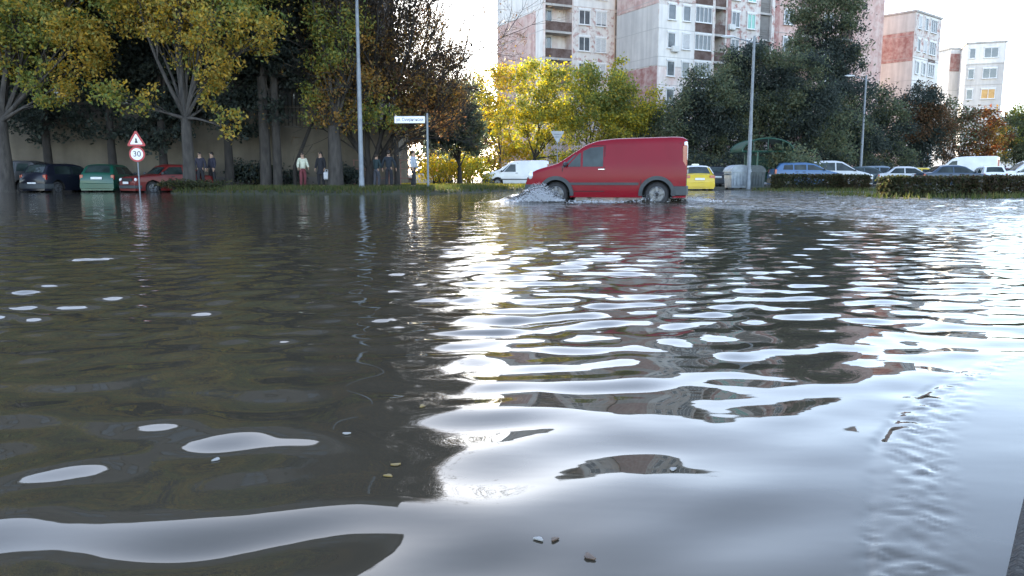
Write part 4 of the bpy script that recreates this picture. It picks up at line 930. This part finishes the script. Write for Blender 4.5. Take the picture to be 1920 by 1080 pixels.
# ------------------------------------------------------------------ people
SKIN = pm('skin',(.42,.27,.20),(.38,.24,.17),9,.55); HAIRD = pm('hair_dark',(.018,.014,.012),(.03,.022,.018),30,.5)
def cloth(n,c): return pm('cloth_'+n, c, tuple(k*.75 for k in c), 7, .85, bump=.4, bscale=25)
def skinned(name, V, E, Rr, mat, parent, root_i=0, lev=1):
    me = bpy.data.meshes.new(name); me.from_pydata(V, E, []); me.materials.append(mat)
    o = bpy.data.objects.new(name, me); COL.objects.link(o); o.parent = parent
    md = o.modifiers.new('Skin','SKIN'); md.use_smooth_shade = True; md.branch_smoothing = .3
    for i, r in enumerate(Rr):
        sv = me.skin_vertices[0].data[i]; sv.radius = r if isinstance(r, tuple) else (r, r); sv.use_root = (i == root_i)
    sb = o.modifiers.new('Sub','SUBSURF'); sb.levels = lev; sb.render_levels = lev
    return o
def person(label, px, Y, h, rz, top, legs, hair=HAIRD, arms=((.10,-.06),(.10,-.06)), hairlen=0, coat=.0, stride=.06, group=None, lshoe=None):
    x0 = gx(px, Y); z0 = landz(x0, Y)+.03; r_ = thing('person', label, 'person', (x0,Y,z0), rz, group); k = h/1.72; r_.scale = (k,k,k)
    V = []; E = []; Rr = []
    def nv(p, r, par=None):
        V.append(p); Rr.append(r)
        if par is not None: E.append((par, len(V)-1))
        return len(V)-1
    pel = nv((0,0,.95),(.135,.10)); sp = nv((0,.0,1.12),(.12,.09),pel); ch = nv((0,.0,1.32),(.15,.10),sp); nk = nv((0,.01,1.47),.055,ch); jw = nv((0,-.015,1.56),(.068,.075),nk); cr = nv((0,-.005,1.66),(.073,.088),jw); nv((0,0,1.71),(.045,.05),cr)
    nv((0,-.10,1.585),.014,jw)
    for s_ in (-1,1): nv((s_*.078,.0,1.60),.015,jw)
    J = {}
    for s_, (out, fwd) in zip((-1,1), arms):
        sh_ = nv((s_*.165,.01,1.41),.058,ch); el = nv((s_*(.20+out*.4),.02+fwd*.3,1.14),.042,sh_); wr_ = nv((s_*(.20+out*.6),fwd-.02,.90+abs(fwd)*.35),.028,el); pm_ = nv((s_*(.20+out*.6),fwd-.05,.84+abs(fwd)*.40),(.038,.02),wr_)
        J[s_] = (sh_,el,wr_,pm_); bx, by, bz = V[pm_]
        for f in range(4):
            dy = -.026+.018*f; f1 = nv((bx+s_*.002,by+dy,bz-.05-.006*(f in (1,2))),.009,pm_); nv((bx-s_*.012,by+dy,bz-.085-.008*(f in (1,2))),.008,f1)
        t1 = nv((bx-s_*.005,by-.045,bz+.0),.010,pm_); nv((bx-s_*.008,by-.06,bz-.03),.009,t1)
        hp = nv((s_*.09,0,.90),.085,pel); kn = nv((s_*.10,-.02+s_*stride*.6,.50),.058,hp); an = nv((s_*.10,.03+s_*stride,.09),.040,kn); nv((s_*.11,-.13+s_*stride,.035),(.04,.03),an)
        J[s_] += (hp,kn,an)
    skinned('body', V, E, Rr, SKIN, r_)
    def chain(name, idx, scale, mat, add=.0):
        pass
    # top garment
    TV=[(0,0,.84),V[sp],V[ch],(0,.01,1.44)]; TR=[(.19,.15),(.17,.13),(.195,.135),.085]; TE=[(0,1),(1,2),(2,3)]
    if coat: TV.append((0,.01,.95-coat)); TR.append((.18,.135)); TE.append((0,len(TV)-1))
    for s_ in (-1,1):
        a,b_,c = (V[j] for j in J[s_][:3]); n = len(TV); TV += [a,b_,c]; TR += [.085,.07,.056]; TE += [(2,n),(n,n+1),(n+1,n+2)]
    skinned('jacket', TV, TE, TR, top, r_)
    LV=[(0,0,1.06),(0,0,.92)]; LR=[(.165,.125),(.17,.13)]; LE=[(0,1)]
    for s_ in (-1,1):
        a,b_,c = (V[j] for j in J[s_][4:7]); n = len(LV); LV += [a,b_,(c[0],c[1],c[2]+.02)]; LR += [.115,.088,.07]; LE += [(1,n),(n,n+1),(n+1,n+2)]
    skinned('trousers', LV, LE, LR, legs, r_)
    hm = MB(); hm.ell((0,.018,1.645), (.088,.10,.10), 14, 10)
    if hairlen: hm.ell((0,.06,1.645-hairlen*.5), (.085,.055,hairlen*.5+.06), 12, 8)
    hm.build('hair', hair, r_, smooth=True)
    for s_ in (-1,1):
        an = V[J[s_][6]]; sm = MB(); sm.ell((an[0]+s_*.005, an[1]-.07, .045), (.052,.135,.05), 12, 8); sm.build('shoe', lshoe or BLACK, r_, smooth=True)
        em = MB(); em.ell((s_*.03,-.082,1.612), (.012,.006,.007), 8, 6); em.build('eye', SGB, r_)
    mm = MB(); mm.ell((0,-.084,1.545), (.022,.006,.006), 8, 6); mm.build('mouth', pm('lips',(.30,.12,.10),None), r_)
    return r_
GPp = 'people waiting on the left verge'
person('person in a white and lime top with dark red trousers on the verge', 569, 38.6, 1.72, R(25), cloth('white_lime',(.62,.64,.52)), cloth('dark_red',(.17,.04,.05)), hairlen=.16, arms=((.10,-.22),(.05,-.28)))
p2 = person('person in a long dark coat beside a white bag', 603, 38.8, 1.76, R(-20), cloth('black',(.02,.021,.028)), cloth('black2',(.022,.022,.027)), hairlen=.14, coat=.22)
person('person in a dull teal jacket under the multi stemmed tree', 707, 39.4, 1.68, R(150), cloth('teal',(.03,.055,.065)), cloth('greyblue',(.07,.075,.095)), arms=((.15,-.10),(.15,-.2)))
person('broad shouldered person in a dark blue jacket next to the multi stemmed tree', 730, 38.6, 1.80, R(175), cloth('darkblue',(.02,.028,.04)), cloth('black',(.02,.021,.028)), arms=((.22,-.04),(.22,-.04)))
person('person in a pale grey jacket with black trousers by the street sign', 776, 37.6, 1.78, R(70), cloth('palegrey',(.42,.46,.53)), cloth('black',(.02,.021,.028)), stride=.12)
person('person in dark clothes standing just right of the big tree trunk', 378, 38.8, 1.74, R(10), cloth('navy',(.03,.03,.05)), cloth('black',(.02,.021,.028)))
person('person in dark clothes facing the red saloon', 400, 39.4, 1.76, R(-35), cloth('navy2',(.035,.035,.06)), cloth('black',(.02,.021,.028)))
# the white bag
x0 = gx(613.5, 38.6); bg_ = thing('carrier_bag', 'white carrier bag beside the person in the long dark coat', 'bag', (x0,38.6,landz(x0,38.6)+.42))
BAGM = pm('bag_white',(.66,.67,.70),(.56,.57,.62),7,.6,bump=.5)
m = MB(); m.bbox((0,0,.2), (.30,.14,.40), .05); m.build('bag_body', BAGM, bg_, smooth=True)
for y in (-.05,.05): m = MB(); m.tube([(-.07,y,.39),(-.05,y,.50),(.05,y,.50),(.07,y,.39)], .010, 6); m.build('handle', BAGM, bg_, smooth=True)

# ------------------------------------------------------------------ buildings
def wallmat(name, c1, c2, c3=None, scale=.5, thr=(.42,.58), pw=3.6, ph=2.8):
    """rendered panel wall: patches, streaks running down and darker panel joints every storey"""
    m = bpy.data.materials.new(name); m.use_nodes = True; nt = m.node_tree; b = nt.nodes['Principled BSDF']; b.inputs['Roughness'].default_value = .9; b.inputs['Specular IOR Level'].default_value = .2
    tc = nt.nodes.new('ShaderNodeTexCoord'); n = nt.nodes.new('ShaderNodeTexNoise'); n.inputs['Scale'].default_value = scale; n.inputs['Detail'].default_value = 7; n.inputs['Roughness'].default_value = .65
    nt.links.new(tc.outputs['Object'], n.inputs['Vector'])
    r = nt.nodes.new('ShaderNodeValToRGB'); r.color_ramp.elements[0].position = thr[0]; r.color_ramp.elements[1].position = thr[1]; r.color_ramp.elements[0].color = (*c1,1); r.color_ramp.elements[1].color = (*c2,1)
    nt.links.new(n.outputs['Fac'], r.inputs['Fac'])
    mp = nt.nodes.new('ShaderNodeMapping'); mp.inputs['Scale'].default_value = (2.2,2.2,.22); nt.links.new(tc.outputs['Object'], mp.inputs['Vector'])
    n2 = nt.nodes.new('ShaderNodeTexNoise'); n2.inputs['Scale'].default_value = 1.0; n2.inputs['Detail'].default_value = 6; nt.links.new(mp.outputs['Vector'], n2.inputs['Vector'])
    r2 = nt.nodes.new('ShaderNodeValToRGB'); r2.color_ramp.elements[0].position = .35; r2.color_ramp.elements[1].position = .7; r2.color_ramp.elements[0].color = (.80,.79,.78,1); r2.color_ramp.elements[1].color = (1.06,1.05,1.04,1)
    nt.links.new(n2.outputs['Fac'], r2.inputs['Fac'])
    mx = nt.nodes.new('ShaderNodeMix'); mx.data_type = 'RGBA'; mx.blend_type = 'MULTIPLY'; mx.inputs[0].default_value = .8
    nt.links.new(r.outputs['Color'], mx.inputs[6]); nt.links.new(r2.outputs['Color'], mx.inputs[7])
    nt.links.new(mx.outputs[2], b.inputs['Base Color'])
    return m
WW = wallmat('wall_white',(.74,.72,.69),(.66,.64,.62),scale=.3); WG = wallmat('wall_grey',(.57,.545,.52),(.51,.49,.475),scale=.3); WP = wallmat('wall_pink_mosaic',(.64,.50,.46),(.74,.68,.64),scale=.9,thr=(.38,.62)); WR = wallmat('wall_red_mosaic',(.33,.16,.145),(.54,.42,.39),scale=1.5,thr=(.38,.72)); WRP = wallmat('wall_rose',(.60,.46,.42),(.50,.33,.30),scale=1.1)
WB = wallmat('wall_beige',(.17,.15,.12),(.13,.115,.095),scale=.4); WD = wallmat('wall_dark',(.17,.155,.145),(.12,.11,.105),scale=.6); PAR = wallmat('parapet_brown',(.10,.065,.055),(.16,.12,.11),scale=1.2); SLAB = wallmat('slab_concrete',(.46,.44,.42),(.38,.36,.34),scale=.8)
MOT = wallmat('wall_mottled',(.62,.58,.55),(.38,.22,.20),scale=1.6,thr=(.5,.62))
FRM = pm('window_frame',(.70,.70,.70),(.62,.62,.62),5,.5); WGL = pm('window_glass',(.05,.06,.07),(.10,.11,.12),1.2,.06,spec=.8); WGR = pm('window_green',(.25,.50,.42),(.20,.42,.36),1.5,.15); SHUT = pm('roller_shutter',(.56,.56,.56),(.50,.50,.50),6,.6); LOG = pm('loggia_shade',(.20,.19,.18),(.15,.14,.135),2,.9)
ORG = pm('pane_warm_reflection',(.60,.36,.12),(.45,.25,.08),2,.5); ACM = pm('aircon_white',(.60,.60,.58),(.52,.52,.50),6,.5)  # ORG: warm reflection in a window, painted as the pane colour
WCACHE = {}
FRD = pm('window_frame_brown',(.10,.085,.07),(.08,.07,.06),5,.6)
def window(parent, face, u, z, w_, h_, glass=WGL, split=2, shut=0.0, frm=None):
    """frame with panes; face 'f' = local y 0 looking -y, 'e' = local x 0 looking -x"""
    fr = MB(); t = .07
    for (cx,cz,ww,hh) in ((0,h_/2-t/2,w_,t),(0,-h_/2+t/2,w_,t),(-w_/2+t/2,0,t,h_-2*t),(w_/2-t/2,0,t,h_-2*t)): fr.box((cx,-.03,cz),(ww,.10,hh))
    for k in range(1,split): fr.box((-w_/2+w_*k/split,-.03,0),(.06,.096,h_-2*t))
    fr.box((0,-.08,-h_/2-.04),(w_+.16,.2,.05)); fr.box((0,-.05,h_/2+.09),(w_+.1,.13,.16))
    key = (round(w_,2),round(h_,2),split,glass.name,round(shut,2),frm.name if frm else '')
    if key in WCACHE:
        o = WCACHE[key].copy(); COL.objects.link(o)
        for ch in WCACHE[key].children: c = ch.copy(); COL.objects.link(c); c.parent = o
    else:
        o = fr.build('window', frm or FRM)
        g_ = MB(); g_.box((0,-.006,0),(w_-2*t+.01,.02,h_-2*t+.01)); g_.build('pane', glass, o)
        if shut:
            s_ = MB(); hh = (h_-2*t)*shut; n = max(3,int(hh/.07))
            for k in range(n): s_.box((0,-.03,h_/2-t-hh*(k+.5)/n),(w_-2*t,.03,hh/n*.86))
            s_.build('shutter', SHUT, o)
        WCACHE[key] = o
    o.parent = parent
    if face == 'f': o.location = (u, -.005, z); o.rotation_euler = (0,0,0)
    else: o.location = (-.005, u, z); o.rotation_euler = (0,0,-PI/2)
    return o
def aircon(parent, u, z):
    m = MB(); m.bbox((u,-.24,z),(.8,.32,.55),.03); m.lathe([(.2,-.42),(.2,-.395)],(u-.1,0,z),'Y',16); m.box((u-.3,-.12,z-.32),(.04,.36,.04)); m.box((u+.3,-.12,z-.32),(.04,.36,.04)); return m.build('air_conditioner', ACM, parent, smooth=True, ang=30)
def building(label, px, Y, ang, L, D, z0, n, base, bays, patches=(), endpatch=(), wins=(), acs=(), fl=2.8, cat='apartment block', name='apartment_block', group='apartment blocks behind the trees', roof=.9, low=0):
    """near corner at column px, depth Y; local +x along the front, +y along the end wall. bays: (u0,u1,kind)"""
    x0 = gx(px, Y, 12); r_ = thing(name, label, cat, (x0,Y,0), R(ang), group)
    H = z0+fl*n; m = MB()
    cur = 0.0; logs = [b for b in bays]
    segs = []; 
    for b in sorted(logs):
        if b[0] > cur: segs.append((cur, b[0]))
        cur = b[1]
    if cur < L: segs.append((cur, L))
    for a, b in segs: m.box(((a+b)/2,.15,H/2),(b-a,.3,H))
    m.box((.15,D/2+.15,H/2),(.3,D-.3,H)); m.box((L-.15,D/2+.15,H/2),(.3,D-.3,H)); m.box((L/2,D-.12,H/2),(L-.6,.24,H))
    for b in logs:
        m.box(((b[0]+b[1])/2,1.55,H/2),(b[1]-b[0]-.004,.2,H))
        for s_ in (b[0]-.1,b[1]+.1):
            if .35 < s_ < L-.35: m.box((s_,.93,H/2),(.2,1.24,H))
    m.build('wall', base, r_)
    rf = MB(); rf.box((L/2,D/2,H+.12),(L+.3,D+.3,.25)); rf.build('roof', SLAB, r_)
    for b in logs:
        kind = b[2]; u = (b[0]+b[1])/2; ww = b[1]-b[0]
        for k in range(low, n+1): s_ = MB(); s_.box((u,.74,z0+fl*k-.11),(ww-.006,1.44,.22)); s_.build('balcony_slab', SLAB, r_)
        for k in range(low, n):
            zb = z0+fl*k
            if kind in ('open','glazed'):
                q = MB(); q.box((u,.10,zb+.46),(ww-.01,.10,.90)); q.build('parapet', PAR, r_)
            if kind == 'open':
                d_ = window(r_, 'f', u-ww*.22, zb+1.35, 1.2, 1.9, WGL, 2); d_.location.y = 1.44
            if kind == 'glazed':
                d_ = window(r_, 'f', u, zb+1.68, ww-.1, 1.5, WGL, 4); d_.location.y = .13
            if kind == 'stair':
                q = MB(); q.box((u,.30,zb+1.25),(ww-.05,.05,2.3)); 
                for j in range(4): q.box((u,.26,zb+.3+j*.22),(ww-.05,.04,.05))
                q.build('stair_screen', LOG, r_)
    for (a,b,za,zb,mt) in patches:
        q = MB(); q.box(((a+b)/2,-.015,(za+zb)/2),(b-a,.07,zb-za)); q.build('facade_panel', mt, r_)
    for (a,b,za,zb,mt) in endpatch:
        q = MB(); q.box((-.015,(a+b)/2,(za+zb)/2),(.07,b-a,zb-za)); q.build('facade_panel', mt, r_)
    for k in range(low, n+1):
        j = MB()
        j.box((segs[0][1]/2-.03,-.045,z0+fl*k-.03),(segs[0][1]+.03,.03,.04))
        j.box((-.045,D/2,z0+fl*k-.03),(.03,D+.1,.04))
        j.build('panel_joint', pm('joint_grey',(.36,.35,.34),None,rough=.9), r_)
    for (f,u,k,ww,hh,gl,sp,sh_) in wins:
        o = window(r_, f, u, z0+fl*k+1.55, ww, hh, gl, sp, sh_)
        if f == 'f': o.location.y = -.055
        else: o.location.x = -.055
    for u, k in acs: aircon(r_, u, z0+fl*k+.75)
    return r_
# block behind the yellow trees
B1w = [('f',4.75,k,1.35,1.45,WGL,2,0) for k in range(1,8)]+[('f',6.75,k,1.3,1.45,WGL,2,.97 if k%2==0 else .9) for k in range(1,8)]
building('block with rose end wall and mottled red front above the yellow trees', 1018, 81, 25, 10.8, 11.5, 2.35, 8, WP, [(.25,3.35,'open'),(8.5,10.5,'stair')],
  patches=[(3.45,8.4,18.2,23.5,WW),(3.45,8.4,10.4,18.15,MOT)], endpatch=[(.1,11.4,17.7,23.5,WW),(1.6,11.4,2.5,17.65,WRP),(.05,1.58,2.5,17.65,WW)], wins=B1w, low=2, fl=2.65)
B2w = []
for k in range(1,8):
    B2w += [('f',1.55,k,.95,1.45,WGL,1,0),('f',3.35,k,.95,1.45,WGL if k != 5 else WGL,1,0 if k != 4 else .95)]
    B2w += [('f',9.6,k,1.1,1.5,WGR if k > 5 else WGL,2,0),('f',11.7,k,1.1,1.5,WGR if k > 4 else WGL,2,0)]
building('white insulated block with glazed balconies in the middle of the row', 1232.5, 77, 27, 15.0, 7.0, 1.8, 8, MOT, [(4.5,6.7,'glazed'),(7.0,8.4,'open'),(13.0,14.6,'stair')],
  patches=[(.03,4.4,11.5,17.2,WW),(.03,4.4,2.0,11.4,WP),(8.6,9.0,2,22.8,WR)], endpatch=[(.03,6.9,11.6,17.3,WG),(.03,6.9,2.0,11.5,WR),(.03,6.9,17.35,22.9,WRP)], wins=B2w, acs=[(1.9,4),(3.9,6),(9.0,5)], low=2, fl=2.65)
building('dull red block half hidden behind the tall dark tree', 1437, 84, 24, 16.0, 9, 2.0, 8, WRP, [(4.0,6.4,'open'),(10,12,'open')], patches=[(.03,1.4,2,24,WR)], endpatch=[(.05,8.9,2.2,24,WRP)],
  wins=[('f',2.6,k,1.3,1.45,WGL,2,0) for k in range(2,8)]+[('f',8.2,k,1.3,1.45,WGL,2,0) for k in range(2,8)], low=2)
building('pink block with stacked dark loggias just behind the tall dark tree', 1598, 96, 30, 5.2, 10, 2.0, 8, WRP, [(3.0,4.3,'stair')], patches=[(.03,2.9,19.0,24.3,MOT)],
  wins=[('f',1.4,k,1.2,1.45,WGL,2,0) for k in range(2,8)], low=2)
B5w = []
for k in range(2,8): B5w += [('f',1.1,k,.9,1.5,WGL,1,.9 if k == 6 else 0),('f',3.0,k,.9,1.5,WGL,1,0 if k != 5 else .9),('f',5.2,k,1.9,1.6,WGL,3,0)]
building('grey rendered block with dark red band under its roof', 1708, 100, 40, 7.6, 8.0, 2.0, 7.3 and 7, WW, [], fl=2.75,
  patches=[(.03,7.5,16.0,21.1,MOT),(4.3,6.4,8.0,9.0,PAR),(4.3,6.4,15.0,15.95,PAR)], endpatch=[(.03,7.9,2.0,15.3,WG),(.1,7.85,15.35,18.9,WR),(.03,7.9,18.95,21.15,WG)], wins=[w_ for w_ in B5w if w_[2] < 7], low=2)
building('narrow set back block with a bright red panel', 1774, 122, 8, 4.4, 9, 2.0, 6, WW, [], patches=[(.1,3.0,17.0,19.6,WR),(.03,4.3,2,16.5,WW)], fl=3.05, low=2)
B6w = []
for k in range(1,6): B6w += [('f',.75,k,.8,1.4,WGL,1,0),('f',3.1,k,1.8,1.4,WGL if k != 3 else ORG,2,0)]
building('pale grey block standing alone at the end of the row', 1805, 116, -22, 4.9, 6, 2.6, 6, WG, [], patches=[(.03,4.8,17.2,20.0,WW)], wins=B6w, fl=2.9, low=1)
for k in (3,4,5): pass
building('farthest low white block beyond the pale grey one', 1872, 150, -8, 14, 10, 1.0, 4, WW, [(8,11,'open')], wins=[('f',2.5,k,1.4,1.4,WGL,2,0) for k in range(1,4)]+[('f',5.5,k,1.4,1.4,WGL,2,0) for k in range(1,4)], low=1)
# dark block behind the left trees
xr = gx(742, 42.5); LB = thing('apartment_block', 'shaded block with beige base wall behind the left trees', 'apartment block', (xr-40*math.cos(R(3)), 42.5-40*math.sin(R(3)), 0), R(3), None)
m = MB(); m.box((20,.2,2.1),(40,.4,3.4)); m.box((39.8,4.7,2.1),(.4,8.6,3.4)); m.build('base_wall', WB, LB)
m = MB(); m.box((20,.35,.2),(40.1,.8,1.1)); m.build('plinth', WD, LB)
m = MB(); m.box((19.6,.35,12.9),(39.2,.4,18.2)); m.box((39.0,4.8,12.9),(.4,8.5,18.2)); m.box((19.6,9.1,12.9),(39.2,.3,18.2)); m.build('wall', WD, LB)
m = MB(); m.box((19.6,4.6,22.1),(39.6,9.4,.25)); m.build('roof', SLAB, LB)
for k in range(7):
    for j in range(13):
        o = window(LB, 'f', 1.6+j*3.0, 5.2+k*2.6, 1.5, 1.5, WGL, 2, 0, FRD); o.location.y = .10
for u in (34.0, 29.5):
    m = MB()
    for k in range(11): m.box((u-1.0+k*.2,-.06,4.2),(.03,.03,1.5))
    m.build('window_grille', BARKD, LB)
# low fence with pinkish rails before the base wall
fx = gx(700, 41.6); fe = thing('fence', 'low rusty rail fence before the beige base wall', 'fence', (fx,41.6,landz(fx,41.6)))
FM = pm('rust_pink',(.26,.14,.12),(.20,.10,.09),6,.8)
for k in range(6): m = MB(); m.box((k*.62-1.0,0,.75),(.05,.05,1.5)); m.build('post', FM, fe)
m = MB()
for z in (.5,1.0,1.45): m.box((.55,-.045,z),(3.2,.035,.04))
m.build('rail', FM, fe)
